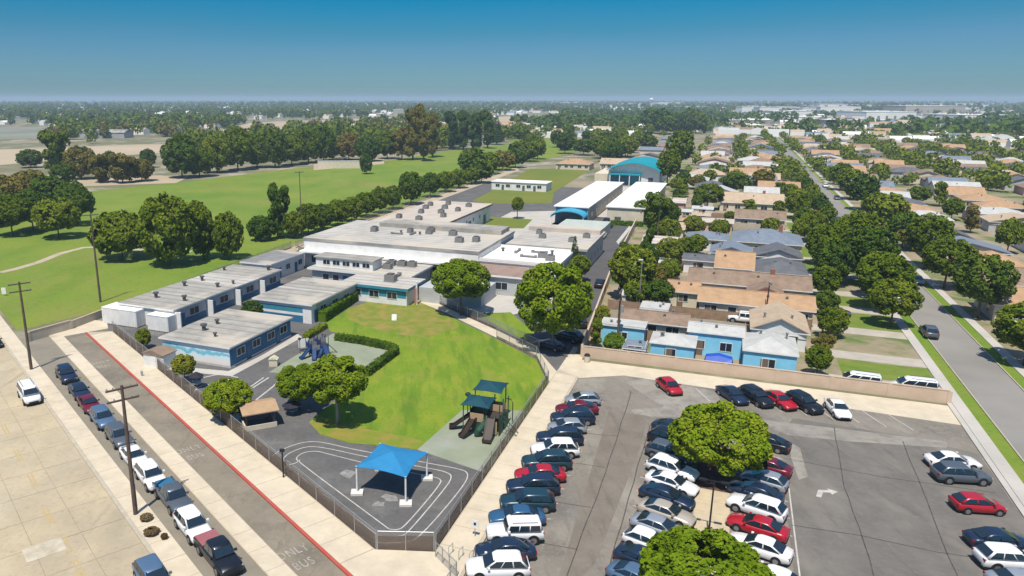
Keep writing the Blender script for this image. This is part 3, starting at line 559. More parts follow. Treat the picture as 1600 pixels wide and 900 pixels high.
r, hw, hd = flat_building('shade_shelter', 'pale green flat shelter roof between the right wing and the teal arched entrance', -41, -29, 182, 200, 3.2, 'white_wall', 'roll_roof2', 0.1, 0.2, cat='shelter')
bpy.data.objects.remove(r.children[0])
for c in r.children: c.data.materials[0] = mat('pale_green_roofing', (0.42, 0.47, 0.41), (0.36, 0.40, 0.36), 0.4, 0.9)
for x in (-hw + .5, 0, hw - .5):
    for y in (-hd + .5, 0, hd - .5): MB().box(x - .1, x + .1, y - .1, y + .1, 0, 2.99).build('post', M['steel'], r)
r, hw, hd = flat_building('unit_roof_block', 'classroom block with beige roof dotted with dark square units behind the main hall', -82.7, -65.0, 165.8, 207, 5.0, 'white_wall', 'beige_roof', 0.5, 0.5, 'brown_trim', 'school building')
for x, y in ((-5, -14), (1, -15), (-3, -4), (2, -2), (5, -8), (-5, 4), (0, 6), (5, 3), (-2, 14), (5, 12), (-6, 10)): rooftop_unit(r, x, y, 5.0, .85, 0)
for i in range(7): window(r, 'r', -17 + 5.5 * i, 2.2, .9, .9, hw, hd)
for u in (-14, 2, 15):
    door(r, 'r', u, hw, hd, M['dark_unit'], 2.2, 2.6)
r, hw, hd = flat_building('field_modular', 'long white modular classroom standing on the dry field', -88, -66, 281, 290, 3.3, 'white_wall', 'white_roof', 0.3, 0.25, cat='classroom')
for i in range(5): window(r, 'f', -8.5 + 4.2 * i, 1.2, 1.6, 1.1, hw, hd)
for u in (-6.4, 2, 6.4): door(r, 'f', u, hw, hd, M['dark_unit'])
for nm, lb, a0, a1, b0, b1 in (('white_hall', 'white roofed hall with teal arched entrance porch, left of two', -46.6, -37.2, 211, 281, ), ('white_hall', 'white roofed hall without porch, right of two before the gymnasium', -32.4, -22.2, 215, 284)):
    r, hw, hd = flat_building(nm, lb, a0, a1, b0, b1, 5.0, 'cream_wall', 'white_roof', 0.4, 0.3, 'white_roof', 'school building', 'white roofed halls')
    for i in range(8): window(r, 'r', -28 + 8 * i, 1.4, 2.2, 1.3, hw, hd)
    door(r, 'f', -2, hw, hd, M['dark_unit'], 1.8); 
    if a0 < -40:
        MB().box(-hw + .1, hw - .1, -hd - .04, -hd - .006, .1, 4.6).build('blue_front', M['teal_glass'], r)
        rings = [[(hw * 1.02 * math.cos(math.pi * i / 14), y, 2.6 + 1.9 * math.sin(math.pi * i / 14)) for i in range(15)] + [(hw * .98 * math.cos(math.pi * i / 14), y, 2.45 + 1.75 * math.sin(math.pi * i / 14)) for i in range(14, -1, -1)] for y in (-hd - 6, -hd - .05)]
        MB().loft(rings).build('porch_roof', mat('bright_blue_awning', (0.06, 0.36, 0.52), (0.05, 0.30, 0.45), 0.5, 0.5), r)
        for x in (-hw + .2, hw - .2):
            MB().box(x - .12, x + .12, -hd - 5.9, -hd - 5.66, 0, 2.55).build('post', M['white_trim'], r)
# gymnasium with the arched teal roof
r, hw, hd = root_at('gymnasium', 'white gymnasium with arched teal roof and blue glazed entrance', 'gymnasium', -48.2, -27.6, 317, 352)
N = 20; arc = [(hw * (2 * i / N - 1), 6.0 + 3.0 * math.sin(math.pi * i / N)) for i in range(N + 1)]
MB().loft([[(x, y, z) for x, z in arc] + [(hw, y, 0), (-hw, y, 0)] for y in (-hd, hd)]).build('wall', M['white_wall'], r)
rings = [[(x * 1.05, y, z + .45) for x, z in arc] + [(x * 1.05, y, z + .06) for x, z in arc[::-1]] for y in (-hd - 2.5, hd + .6)]
MB().loft(rings).build('roof', M['teal_roof'], r)
MB().box(-hw + .8, -hw + 13.5, -hd - 2.6, -hd - .01, 4.3, 4.9).build('porch_roof', M['teal_roof'], r)
MB().box(-hw + .9, -hw + 8.2, -hd - .14, -hd - .004, 0.2, 4.25).build('blue_glazing', M['teal_glass'], r)
MB().box(-hw + 8.3, -hw + 13.2, -hd - .12, -hd - .004, 0.1, 4.25).build('teal_panel', M['teal_wall'], r)
for x in (-hw + 1.1, -hw + 5, -hw + 9, -hw + 13): MB().box(x - .15, x + .15, -hd - 2.5, -hd - 2.2, 0, 4.28).build('column', M['white_trim'], r)
door(r, 'f', hw - 3.4, hw, hd, M['dark_unit'], 1.9, 3.4)
for u in (-10, 0, 10): window(r, 'r', u, 3.4, 3.0, 1.2, hw, hd)
MB().box(-hw - 6, -hw - .02, -hd + 2, hd - 8, 0, 4.2).build('side_annex', M['cream_wall'], r)
# containers and sheds by the sidewalk
def container(label, uv, w, d, h, m):
    q = gp(*uv); r = thing('storage_container', label, 'container', q, -GA)
    b = MB().box(-w / 2, w / 2, -d / 2, d / 2, .12, h); b.build('body', M[m], r)
    rb = MB()
    for i in range(int(w / .5)): x = -w / 2 + .25 + .5 * i; rb.box(x - .09, x + .09, -d / 2 - .035, -d / 2, .2, h - .1); rb.box(x - .09, x + .09, d / 2, d / 2 + .035, .2, h - .1)
    rb.build('ribs', M[m], r)
    MB().box(-w / 2 - .02, w / 2 + .02, -d / 2 - .05, d / 2 + .05, h, h + .07).build('top', M['white_roof'], r)
    for s in (-1, 1): MB().box(w / 2, w / 2 + .05, s * d / 4 - d / 4 + .05, s * d / 4 + d / 4 - .05, .15, h - .06).build('door', M[m], r)
    return r
container('white storage container nearest the park wall', (199, 505), 7.0, 3.2, 2.7, 'white_wall')
container('shorter white storage container against the end portable classroom', (258, 514), 4.0, 3.0, 2.5, 'white_wall')
q = gp(251, 571); r = thing('garden_shed', 'small white shed with brown roof in front of the mural wall', 'shed', q, -GA)
MB().box(-1.7, 1.7, -1.2, 1.2, 0, 1.9).build('wall', M['white_wall'], r)
MB().loft([[(-1.85, y, 1.92), (1.85, y, 1.92), (1.85, y, 2.02), (0, y, 2.55), (-1.85, y, 2.02)] for y in (-1.35, 1.35)]).build('roof', M['brown_roof'], r)
door(r, 'f', 0, 1.7, 1.2, M['white_trim'], .9, 1.75)
# ------------------------------------------------------------------ houses
def house(label, a0, a1, b0, b1, h=2.7, rise=1.5, kind='gable_a', roof='brown_roof', wall='cream_wall', name='house', cat='house', group=None, nwin=3, chim=False, over=0.45, trim='white_trim', detail=True):
    r, hw, hd = root_at(name, label, cat, a0, a1, b0, b1, group)
    W, D = hw + over, hd + over; t = .16; e = h - .02
    w = MB().box(-hw, hw, -hd, hd, 0, h); rb = MB()
    if kind == 'flat':
        rb.box(-W, W, -D, D, h, h + .25)
    elif kind == 'gable_a':
        zz = h + rise * 1; s = rise / D
        for sg in (-1, 1):
            rb.loft([[(x, sg * D, e), (x, 0, e + rise), (x, 0, e + rise + t), (x, sg * D, e + t)][::sg] for x in (-W, W)])
        for sg in (-1, 1): w.loft([[(sg * hw - .04 * sg, -hd, h), (sg * hw - .04 * sg, hd, h), (sg * hw - .04 * sg, 0, e + rise - .06)], [(sg * hw, -hd, h), (sg * hw, hd, h), (sg * hw, 0, e + rise - .06)]])
    elif kind == 'gable_b':
        for sg in (-1, 1):
            rb.loft([[(sg * W, y, e), (0, y, e + rise), (0, y, e + rise + t), (sg * W, y, e + t)][::sg] for y in (D, -D)])
        for sg in (-1, 1): w.loft([[(-hw, sg * hd - .04 * sg, h), (hw, sg * hd - .04 * sg, h), (0, sg * hd - .04 * sg, e + rise - .06)], [(-hw, sg * hd, h), (hw, sg * hd, h), (0, sg * hd, e + rise - .06)]])
    else:   # hip
        k = min(W, D) * .95
        if W >= D: r0, r1 = (-W + k, 0), (W - k, 0)
        else: r0, r1 = (0, -D + k), (0, D - k)
        B = [(-W, -D, e), (W, -D, e), (W, D, e), (-W, D, e)]; T = [(p[0], p[1], p[2] + t) for p in B]
        P, Q = (r0[0], r0[1], e + rise), (r1[0], r1[1], e + rise)
        vs = B + T + [P, Q]
        fs = [(3, 2, 1, 0)] + [(i, (i + 1) % 4, 4 + (i + 1) % 4, 4 + i) for i in range(4)]
        if W >= D: fs += [(4, 5, 9, 8), (5, 6, 9), (6, 7, 8, 9), (7, 4, 8)]
        else: fs += [(4, 5, 8), (5, 6, 9, 8), (6, 7, 9), (7, 4, 8, 9)]
        rb.add(vs, fs)
    w.build('wall', M[wall], r); ro = rb.build('roof', M[roof], r)
    if detail:
        if kind in ('gable_a',):
            MB().box(-W, W, -.14, .14, e + rise + t - .04, e + rise + t + .05).build('ridge_cap', M[roof], ro)
        MB().box(-W + .02, W - .02, -D - .03, -D + .0, e - .02, e + t - .02).build('fascia', M[trim], r)
        for i in range(nwin): window(r, 'f', -hw + (i + .5) * 2 * hw / nwin + random.uniform(-.3, .3), 1.0, random.choice([1.2, 1.5, 1.8]), 1.15, hw, hd)
        door(r, 'f', -hw + 2 * hw * .38 / max(nwin, 1) + .2 if nwin else 0, hw, hd, M['brown_trim'])
        for u in (-.45, .45): window(r, 'r', u * hd, 1.0, 1.4, 1.1, hw, hd); window(r, 'l', u * hd, 1.0, 1.2, 1.1, hw, hd)
        if chim: MB().box(-.4 + hw * .4, .4 + hw * .4, -.35, .35, e + rise * .55, e + rise + 1.0).build('chimney', mat('chimney_brick', (0.30, 0.13, 0.09), (0.22, 0.10, 0.07), 3, .9), ro)
        for q in range(2): put('roof_vent', vent_mesh, ro, (random.uniform(-hw * .7, hw * .7), random.choice((-1, 1)) * D * .35, e + rise * .62))
    return r, hw, hd
vent_mesh = MB().tube([(0, 0, -.3), (0, 0, .55)], .12, 8).box(-.2, .2, -.2, .2, .5, .62).mesh('roof_vent', M['unit'])
blk = 'houses between the school and the residential street'
HOUSES = [
 ('sky blue house with white hipped roof at the right end behind the tan wall', 3.6, 9.9, 100.6, 108.2, 3.0, 1.4, 'hip', 'pale_roof', 'cyan_wall'),
 ('sky blue house middle section with low white roof behind the tan wall', -3.6, 3.5, 105.4, 110.2, 3.3, 0.6, 'gable_a', 'pale_roof', 'cyan_wall'),
 ('sky blue small house with white hipped roof, left of the blue tarp', -8.1, -2.5, 100.0, 104.8, 2.75, 0.9, 'hip', 'pale_roof', 'cyan_wall'),
 ('sky blue carport with white flat roof at the left end by the utility pole', -15.6, -9.6, 105.0, 108.0, 3.0, 0, 'flat', 'pale_roof', 'cyan_wall'),
 ('grey blue tarp-roofed shed against the tan wall', -11.6, -8.8, 99.3, 102.6, 1.7, 0, 'flat', 'blue_roof', 'cyan_wall'),
 ('brown long-roofed back house with cream walls behind the blue carport', -13.8, -4.2, 110.2, 116.4, 2.5, 0.9, 'gable_a', 'brown_roof', 'cream_wall'),
 ('white gable-fronted house with sand roof behind the sky blue house', 4.9, 11.9, 112.4, 121.8, 2.7, 1.9, 'gable_b', 'beige_shingle', 'white_wall'),
 ('pale flat-roofed shed in the brown yard right of the dense round tree', -11.4, -7.8, 119.4, 122.8, 2.1, 0, 'flat', 'pale_roof', 'grey_wall'),
 ('long tan-roofed house with dark eaves across the middle of the block', -3.0, 13.7, 125.4, 132.6, 2.7, 1.5, 'gable_a', 'tan_roof', 'cream_wall'),
 ('small tan-roofed house left of the pink gabled one', -8.4, -3.6, 130.6, 136.8, 2.6, 1.2, 'gable_a', 'tan_roof', 'cream_wall'),
 ('wide brown-roofed house behind the pink gable', -5.4, 14.2, 138.4, 146.2, 2.8, 1.7, 'gable_a', 'brown_roof', 'cream_wall'),
 ('pink-fronted gabled house wing in front of the wide brown roof', 4.6, 9.6, 133.6, 138.0, 2.7, 1.4, 'gable_b', 'brown_roof', 'pink_wall'),
 ('tan-roofed square house left of the charcoal hipped roof', -1.2, 5.2, 149.8, 157.2, 3.4, 2.6, 'gable_a', 'tan_roof', 'cream_wall'),
 ('charcoal hip-roofed house near the street trees', 6.2, 14.6, 151.4, 162.0, 2.8, 2.0, 'hip', 'char_roof', 'grey_wall'),
 ('small charcoal-roofed outbuilding left of the tan square roof', -7.6, -1.8, 158.6, 164.0, 2.6, 0.8, 'gable_a', 'char_roof', 'white_wall'),
 ('grey-roofed house with white gable ends behind the charcoal hipped house', -2.6, 5.2, 168.0, 176.0, 2.7, 1.5, 'gable_b', 'blue_roof', 'white_wall'),
 ('grey-roofed house with white-trimmed gable next to the street trees', 6.2, 14.8, 167.6, 176.0, 2.7, 1.7, 'gable_b', 'char_roof', 'white_wall'),
 ('large blue-grey roofed house with pale skylights', 1.6, 16.0, 182.8, 196.0, 2.9, 2.4, 'hip', 'blue_roof', 'cream_wall'),
 ('blue-roofed smaller house left of the large blue-grey roof', -8.6, 0.2, 184.0, 192.0, 2.7, 1.4, 'hip', 'blue_roof', 'white_wall'),
 ('brown-roofed house beyond the large blue-grey roof', 2.0, 14.4, 221.5, 230.0, 2.7, 1.9, 'gable_a', 'brown_roof', 'cream_wall'),
 ('pale pink flat-roofed house left of the brown roof beyond the blue roofs', -9.2, 1.2, 211.0, 218.0, 2.7, 0.5, 'gable_a', 'beige_roof', 'pink_wall'),
 ('sand-roofed house with tall plain gable roof facing the school', -2.8, 15.4, 254.0, 266.0, 2.8, 2.6, 'gable_a', 'beige_shingle', 'cream_wall'),
 ('pale grey gabled house beyond the sand roof', 4.6, 15.2, 279.0, 288.0, 2.8, 2.2, 'gable_a', 'pale_roof', 'white_wall'),
 ('second pale grey gabled house left of the street trees beyond the sand roof', -8.6, 2.2, 277.0, 286.0, 2.8, 2.0, 'gable_b', 'pale_roof', 'white_wall'),
 ('small white-pink house right of the white roofed halls', -18.6, -13.2, 247.0, 254.0, 2.8, 1.0, 'gable_a', 'beige_roof', 'pink_wall'),
 ('grey hip-roofed house right of the gymnasium', -20.5, -9.0, 320.0, 331.0, 2.8, 2.0, 'hip', 'pale_roof', 'white_wall'),
 ('cream house with pale roof among the trees right of the access road', -17.6, -10.6, 174.5, 181.5, 2.7, 1.0, 'gable_a', 'beige_roof', 'cream_wall'),
 ('cream house with sand roof right of the access road, second from the front', -17.2, -10.2, 196.0, 203.0, 2.7, 1.2, 'gable_a', 'beige_shingle', 'cream_wall'),
 ('tan-roofed house far up the block before the distant trees', -1.0, 15.0, 354.0, 366.0, 2.8, 2.2, 'gable_a', 'tan_roof', 'cream_wall'),
 ('long tan-roofed house behind the sports field', -84.0, -67.0, 377.0, 390.0, 2.8, 2.4, 'hip', 'tan_roof', 'cream_wall'),
 ('sand-roofed house behind the sports field beside the gymnasium', -63.0, -50.0, 385.0, 397.0, 2.8, 2.4, 'gable_a', 'beige_shingle', 'cream_wall'),
]
occupied = []
for hi_, hs in enumerate(HOUSES):
    r, hw, hd = house(*hs, group=blk, nwin=max(1, int((hs[2] - hs[1]) / 3.2)), chim=hi_ in (10, 17, 21, 28), over=.22 if hi_ < 5 else .45)
    occupied.append(hs[1:5])
# more houses up the block and over the street, each one its own
cols = ['brown_roof', 'tan_roof', 'beige_shingle', 'blue_roof', 'char_roof', 'pale_roof', 'brown_roof', 'tan_roof']
cname = {'brown_roof': 'brown', 'tan_roof': 'tan', 'beige_shingle': 'sand', 'blue_roof': 'blue-grey', 'char_roof': 'charcoal', 'pale_roof': 'pale grey'}
rh = random.Random(5)
def hit(a0, a1, b0, b1, m=1.5): return any(a0 < q[1] + m and a1 > q[0] - m and b0 < q[3] + m and b1 > q[2] - m for q in occupied)
def row(a_lo, a_hi, b_lo, b_hi, where, group, step=16.5, lim=400):
    b = b_lo; n = 0
    while b < b_hi and n < lim:
        w = rh.uniform(10.5, min(15.5, a_hi - a_lo)); d = rh.uniform(8.5, 11.5); a = rh.uniform(a_lo, a_hi - w)
        if not hit(a, a + w, b, b + d):
            k = rh.choice(['gable_a', 'hip', 'gable_b', 'hip']); rf = rh.choice(cols); far = b > 330
            wl = rh.choice(['cream_wall', 'white_wall', 'cream_wall', 'grey_wall', 'pink_wall'])
            house('%s-roofed %s house %s' % (cname[rf], {'hip': 'hipped', 'gable_a': 'gabled', 'gable_b': 'gable-fronted'}[k], where), a, a + w, b, b + d, 2.8, rh.uniform(1.5, 2.5), k, rf, wl,
                  group=group, nwin=0 if far else 3, chim=False, detail=not far)
            occupied.append((a, a + w, b, b + d)); n += 1
        b += step * rh.uniform(.92, 1.1)
row(2, 25, 300, 700, 'far up the block beyond the sand roof', 'houses far up the school-side block')
row(-18, -1, 295, 700, 'far up the block behind the gymnasium', 'houses far up the school-side block')
row(41, 57, 60, 700, 'across the residential street', 'houses across the residential street')
row(64, 84, 60, 700, 'in the second row across the street', 'houses in the second row across the street')
row(98, 116, 140, 700, 'beyond the street in the right distance', 'houses in the right distance')
row(124, 142, 180, 700, 'deep in the right distance', 'houses in the right distance')
row(-60, -24, 400, 700, 'beyond the gymnasium', 'houses beyond the gymnasium', 20)

# ---- yard clutter between the houses: fences, sheds
M['fence_wood'] = mat('fence_wood', (0.30, 0.20, 0.13), (0.21, 0.14, 0.095), 1.2, .9)
M['fence_pale'] = mat('pale_fence_wood', (0.46, 0.40, 0.32), (0.37, 0.32, 0.26), 1.2, .9)
pan = {k: (MB().box(.03, 2.37, -.02, .02, .05, 1.7).box(.0, 2.4, .02, .06, .4, .5).box(0, 2.4, .02, .06, 1.3, 1.4).mesh('board_panel', M[k]), MB().box(-.06, .06, -.06, .06, 0, 1.85).mesh('post', M[k])) for k in ('fence_wood', 'fence_pale')}
def yard_fence(p, q, k, label):
    d = q - p; n = max(1, round(d.length / 2.4)); r = thing('yard_fence', label, 'fence', p, math.atan2(d.y, d.x), 'fences between the back yards')
    for i in range(n): put('board_panel', pan[k][0], r, (i * 2.4, 0, 0)); put('post', pan[k][1], r, (i * 2.4, 0, 0))
    put('post', pan[k][1], r, (n * 2.4, 0, 0))
names = ['brown board fence behind the sky blue house', 'brown board fence behind the brown back house', 'pale board fence behind the long tan roof', 'brown board fence behind the wide brown roof', 'pale board fence left of the tan square house', 'brown board fence before the blue roofs', 'pale board fence behind the blue roofs', 'brown board fence before the brown roof', 'pale board fence before the sand gable roof', 'brown board fence behind the sand gable roof']
for i, b in enumerate((108.9, 118.0, 124.2, 147.2, 165.6, 180.6, 198.4, 219.6, 236.5, 269.5)):
    a = -17.6 if b < 150 else -19.5; a1 = a
    while a1 < 13 and not hit(a1, a1 + 2.4, b - .3, b + .3, .3): a1 += 2.4
    if a1 - a > 4: yard_fence(A(a, b), A(a1, b), 'fence_wood' if i % 2 == 0 else 'fence_pale', names[i])
for i, (a, b, w, d, rf, lb) in enumerate(((-15.6, 127.0, 2.6, 2.2, 'pale_roof', 'small pale-roofed shed in the first back yard past the brown house'), (-16.5, 143.5, 3, 2.4, 'brown_roof', 'small brown-roofed shed beside the access road wall'), (-12.6, 156.5, 3.2, 2.6, 'pale_roof', 'small pale-roofed shed left of the charcoal outbuilding'), (-13.6, 215.5, 3.4, 3, 'tan_roof', 'small tan-roofed shed left of the pale pink house'), (-14, 233, 4, 3, 'pale_roof', 'pale-roofed shed left of the brown roofed house'), (-9, 262, 4, 3, 'brown_roof', 'brown-roofed shed left of the sand gable roof'), (-9.8, 227, 5, 4, 'beige_shingle', 'sand-roofed garage left of the brown roofed house'), (-10.5, 241, 6, 4, 'pale_roof', 'pale-roofed garage behind the brown roofed house'))):
    house(lb, a, a + w, b, b + d, 2.0, .6, 'gable_a', rf, 'white_wall' if i % 2 else 'cream_wall', 'garden_shed', 'shed', 'sheds in the back yards', 1, over=.2)
    occupied.append((a, a + w, b, b + d))

SHORT = ['hipped sky blue house', 'middle of the sky blue house', 'small sky blue house', 'sky blue carport', 'grey blue tarp shed', 'brown back house', 'white gable-fronted house', 'pale flat shed', 'long tan-roofed house', 'small tan-roofed house', 'wide brown-roofed house', 'pink gable', 'tan square house', 'charcoal hipped house', 'charcoal outbuilding', 'grey roof with white gables', 'grey roof with white-trimmed gable', 'large blue-grey roof', 'smaller blue roof', 'brown roof beyond the blue roofs', 'pale pink flat house', 'sand gable roof', 'right pale grey gabled house', 'left pale grey gabled house', 'small white-pink house', 'grey hipped house right of the gymnasium', 'cream house by the access road', 'second cream house by the access road', 'far tan-roofed house', 'long tan house behind the field', 'sand house behind the field']
def near_house(a, b):
    k = min(range(len(HOUSES)), key=lambda i: ((HOUSES[i][1] + HOUSES[i][2]) / 2 - a) ** 2 + ((HOUSES[i][3] + HOUSES[i][4]) / 2 - b) ** 2); h_ = HOUSES[k]
    side = 'right of' if a > h_[2] else 'left of' if a < h_[1] else 'behind' if b > h_[4] else 'in front of'
    return side + ' the ' + SHORT[k]
# ------------------------------------------------------------------ vehicles
def paint(name, c, metal=0.15, rough=0.32):
    return mat(name, c, tuple(x * .95 for x in c), 3, rough, 0, metal, 2, 0.5, spec=0.5)
PAINT = {'white': paint('white_car_paint', (0.74, 0.74, 0.73), 0.0), 'navy': paint('navy_car_paint', (0.012, 0.025, 0.055)), 'black': paint('black_car_paint', (0.010, 0.012, 0.016)),
         'blue': paint('blue_car_paint', (0.03, 0.10, 0.20)), 'teal': paint('dark_teal_car_paint', (0.012, 0.045, 0.065)), 'red': paint('red_car_paint', (0.36, 0.008, 0.018), 0.0),
         'maroon': paint('maroon_car_paint', (0.14, 0.006, 0.02), 0.1), 'silver': paint('silver_car_paint', (0.42, 0.45, 0.48), 0.5), 'grey': paint('grey_car_paint', (0.12, 0.14, 0.16), 0.4),
         'beige': paint('beige_car_paint', (0.50, 0.44, 0.36), 0.3), 'bluegrey': paint('blue_grey_car_paint', (0.10, 0.17, 0.27), 0.3)}
M['carglass'] = flat('car_glass', (0.012, 0.022, 0.032), 0.05, spec=1.0)
M['tyre'] = flat('tyre_rubber', (0.012, 0.012, 0.012), 0.85)
M['rim'] = flat('wheel_rim', (0.35, 0.36, 0.37), 0.35, 0.7)
M['lamp'] = flat('headlight_lens', (0.55, 0.57, 0.58), 0.15, spec=0.6)
M['taillamp'] = flat('taillight_lens', (0.30, 0.012, 0.012), 0.2)
M['trim'] = flat('black_plastic', (0.014, 0.014, 0.015), 0.6)
def ringx(x, hw, z0, z1, sh=.82):
    h = z1 - z0
    half = [(hw * .86, z0), (hw * .97, z0 + .16 * h), (hw, z0 + .5 * h), (hw * .975, z0 + .82 * h), (hw * sh, z1)]
    return [(x, y, z) for y, z in half] + [(x, -y, z) for y, z in half[::-1]]
SPECS = {   # body stations (x, half width, bottom, top), cabin floor and roof (x back, x front, half width, z), wheels, wheel radius
 'sedan': dict(st=[(-2.38, .66, .42, .72), (-2.3, .80, .30, .92), (-1.9, .88, .24, 1.0), (-1.2, .91, .2, 1.0), (0, .92, .2, .97), (.9, .91, .2, .95), (1.5, .90, .22, .9), (2.0, .86, .26, .8), (2.3, .76, .32, .68), (2.4, .6, .4, .58)],
               cab=(-1.85, 1.15, .81, .96, -.85, .18, .62, 1.42), wx=(-1.4, 1.42), wr=.33),
 'hatch': dict(st=[(-2.05, .7, .42, .85), (-2.0, .82, .30, .98), (-1.5, .88, .24, 1.0), (0, .9, .2, 1.0), (.9, .9, .2, .97), (1.4, .88, .24, .9), (1.85, .82, .3, .76), (2.02, .66, .4, .62)],
               cab=(-1.95, 1.15, .80, .98, -1.2, .1, .63, 1.48), wx=(-1.25, 1.3), wr=.32),
 'suv': dict(st=[(-2.38, .74, .45, .95), (-2.32, .88, .34, 1.08), (-1.6, .95, .28, 1.1), (0, .96, .26, 1.1), (.9, .96, .26, 1.08), (1.5, .94, .28, 1.04), (2.1, .9, .32, .95), (2.34, .8, .38, .82), (2.42, .66, .45, .72)],
             cab=(-2.26, 1.15, .87, 1.08, -1.62, .18, .69, 1.70), wx=(-1.45, 1.48), wr=.38),
 'boxy': dict(st=[(-2.3, .86, .5, 1.1), (-2.25, .92, .42, 1.2), (-1, .93, .4, 1.2), (.7, .93, .4, 1.2), (1.3, .9, .42, 1.16), (2.15, .84, .45, 1.08), (2.25, .74, .5, 1.0)],
              cab=(-2.2, .85, .88, 1.19, -2.05, .55, .8, 1.86), wx=(-1.45, 1.5), wr=.42),
 'van': dict(st=[(-2.5, .84, .45, 1.1), (-2.45, .95, .34, 1.2), (0, .98, .28, 1.2), (1.1, .97, .28, 1.15), (1.9, .93, .32, 1.0), (2.4, .82, .38, .86), (2.5, .66, .45, .76)],
             cab=(-2.42, 1.75, .9, 1.18, -2.3, .75, .76, 1.9), wx=(-1.55, 1.55), wr=.36),
 'pickup': dict(st=[(-2.85, .9, .5, 1.05), (-2.8, .96, .42, 1.1), (-.6, .97, .36, 1.1), (.5, .97, .36, 1.1), (1.3, .96, .36, 1.1), (2.2, .94, .4, 1.04), (2.7, .88, .45, .92), (2.8, .74, .5, .84)],
                cab=(-.95, 1.35, .86, 1.09, -.65, .65, .72, 1.82), wx=(-1.75, 1.75), wr=.42),
}
CARM = {}
def car_meshes(kind):
    if kind in CARM: return CARM[kind]
    s = SPECS[kind]; P = {}
    b = MB().loft([ringx(*q) for q in s['st']])
    xb, xf, hb, zb, rb_, rf, hr, zr = s['cab']
    body = b
    # painted cabin shell with rounded roof
    c = MB()
    def cr(x0, x1, hw, z, k=.16):
        k = min(k, hw * .4); return [(x0, -hw + k, z), (x0, hw - k, z), (x0 + k, hw, z), ((x0 + x1) / 2, hw * 1.01, z), (x1 - k * 1.3, hw, z), (x1, hw - k * 1.3, z), (x1, 0, z), (x1, -hw + k * 1.3, z), (x1 - k * 1.3, -hw, z), ((x0 + x1) / 2, -hw * 1.01, z), (x0 + k, -hw, z)]
    c.loft([cr(xb, xf, hb, zb - .05), cr(xb + (rb_ - xb) * .9, xf + (rf - xf) * .9, hb + (hr - hb) * .9, zb + (zr - zb) * .93), cr(rb_ + .07, rf - .10, hr * .94, zb + (zr - zb) * .985), cr(rb_ + .3, rf - .36, hr * .74, zr + .015)])
    P['cabin'] = (c.mesh('cabin', PAINT['white'], True), None)
    P['body'] = (body.mesh('body', PAINT['white'], True), None)
    def lerp(t): return xb + (rb_ - xb) * t, xf + (rf - xf) * t, hb + (hr - hb) * t, zb + (zr - zb) * t
    t0, t1 = .08, .86
    x0b, x0f, h0, z0 = lerp(t0); x1b, x1f, h1, z1 = lerp(t1); z0 = zb + (zr - zb) * .10; z1 = zb + (zr - zb) * .82
    g = .018
    ws = MB().add([(x0f + g, -h0 * .88, z0 + g), (x0f + g, h0 * .88, z0 + g), (x1f + g, h1 * .86, z1 + g), (x1f + g, -h1 * .86, z1 + g), (x0f - .03, -h0 * .88, z0), (x0f - .03, h0 * .88, z0), (x1f - .03, h1 * .86, z1), (x1f - .03, -h1 * .86, z1)],
                  [(0, 1, 2, 3), (0, 4, 5, 1), (2, 6, 7, 3), (1, 5, 6, 2), (0, 3, 7, 4)])
    P['windshield'] = (ws.mesh('windshield', M['carglass']), None)
    rw = MB().add([(x0b - g, h0 * .86, z0 + .05 + g), (x0b - g, -h0 * .86, z0 + .05 + g), (x1b - g, -h1 * .82, z1 + g), (x1b - g, h1 * .82, z1 + g), (x0b + .03, h0 * .86, z0 + .05), (x0b + .03, -h0 * .86, z0 + .05), (x1b + .03, -h1 * .82, z1), (x1b + .03, h1 * .82, z1)],
                  [(0, 1, 2, 3), (0, 4, 5, 1), (2, 6, 7, 3), (1, 5, 6, 2), (0, 3, 7, 4)])
    P['rear_window'] = (rw.mesh('rear_window', M['carglass']), None)
    for sg, nm in ((1, 'l'), (-1, 'r')):
        m = MB(); n = 3 if kind in ('suv', 'boxy', 'van') else 2
        for i in range(n):
            a, bb = (i + .04) / n, (i + .94) / n
            q = [(x0b + .16 + (x0f - x0b - .34) * a, h0, z0), (x0b + .16 + (x0f - x0b - .34) * bb, h0, z0), (x1b + .1 + (x1f - x1b - .2) * bb, h1, z1), (x1b + .1 + (x1f - x1b - .2) * a, h1, z1)]
            m.add([(x, sg * (y + g), z) for x, y, z in q] + [(x, sg * (y - .03), z) for x, y, z in q], [(0, 1, 2, 3)[::sg], (0, 4, 5, 1), (1, 5, 6, 2), (2, 6, 7, 3), (3, 7, 4, 0)])
        P['side_window_' + nm] = (m.mesh('side_window', M['carglass']), None)
    hwb = max(q[1] for q in s['st']); wr = s['wr']
    arch = MB()
    for x in s['wx']:
        for sg in (-1, 1): arch.tube([(x, sg * (hwb - .30), wr + .03), (x, sg * (hwb + .004), wr + .03)], wr * 1.17, 16)
    xs = s['st']; arch.box(xs[0][0] + .12, xs[-1][0] - .12, -hwb * .84, hwb * .84, .2, .5)
    P['underbody'] = (arch.mesh('underbody', M['trim']), None)
    P['wheel'] = (MB().tube([(0, -.11, 0), (0, .11, 0)], wr, 18).mesh('wheel', M['tyre']), None)
    P['rim'] = (MB().tube([(0, -.125, 0), (0, .125, 0)], wr * .62, 12).mesh('rim', M['rim']), None)
    f = s['st'][-2]; rr = s['st'][1]
    P['headlight'] = (MB().box(-.1, .06, -.17, .17, -.07, .07).mesh('headlight', M['lamp']), (f[0] - .02, f[1] * .74, f[3] - .1))
    P['taillight'] = (MB().box(-.05, .08, -.13, .13, -.1, .1).mesh('taillight', M['taillamp']), (rr[0] - .01, rr[1] * .82, rr[3] - .16))
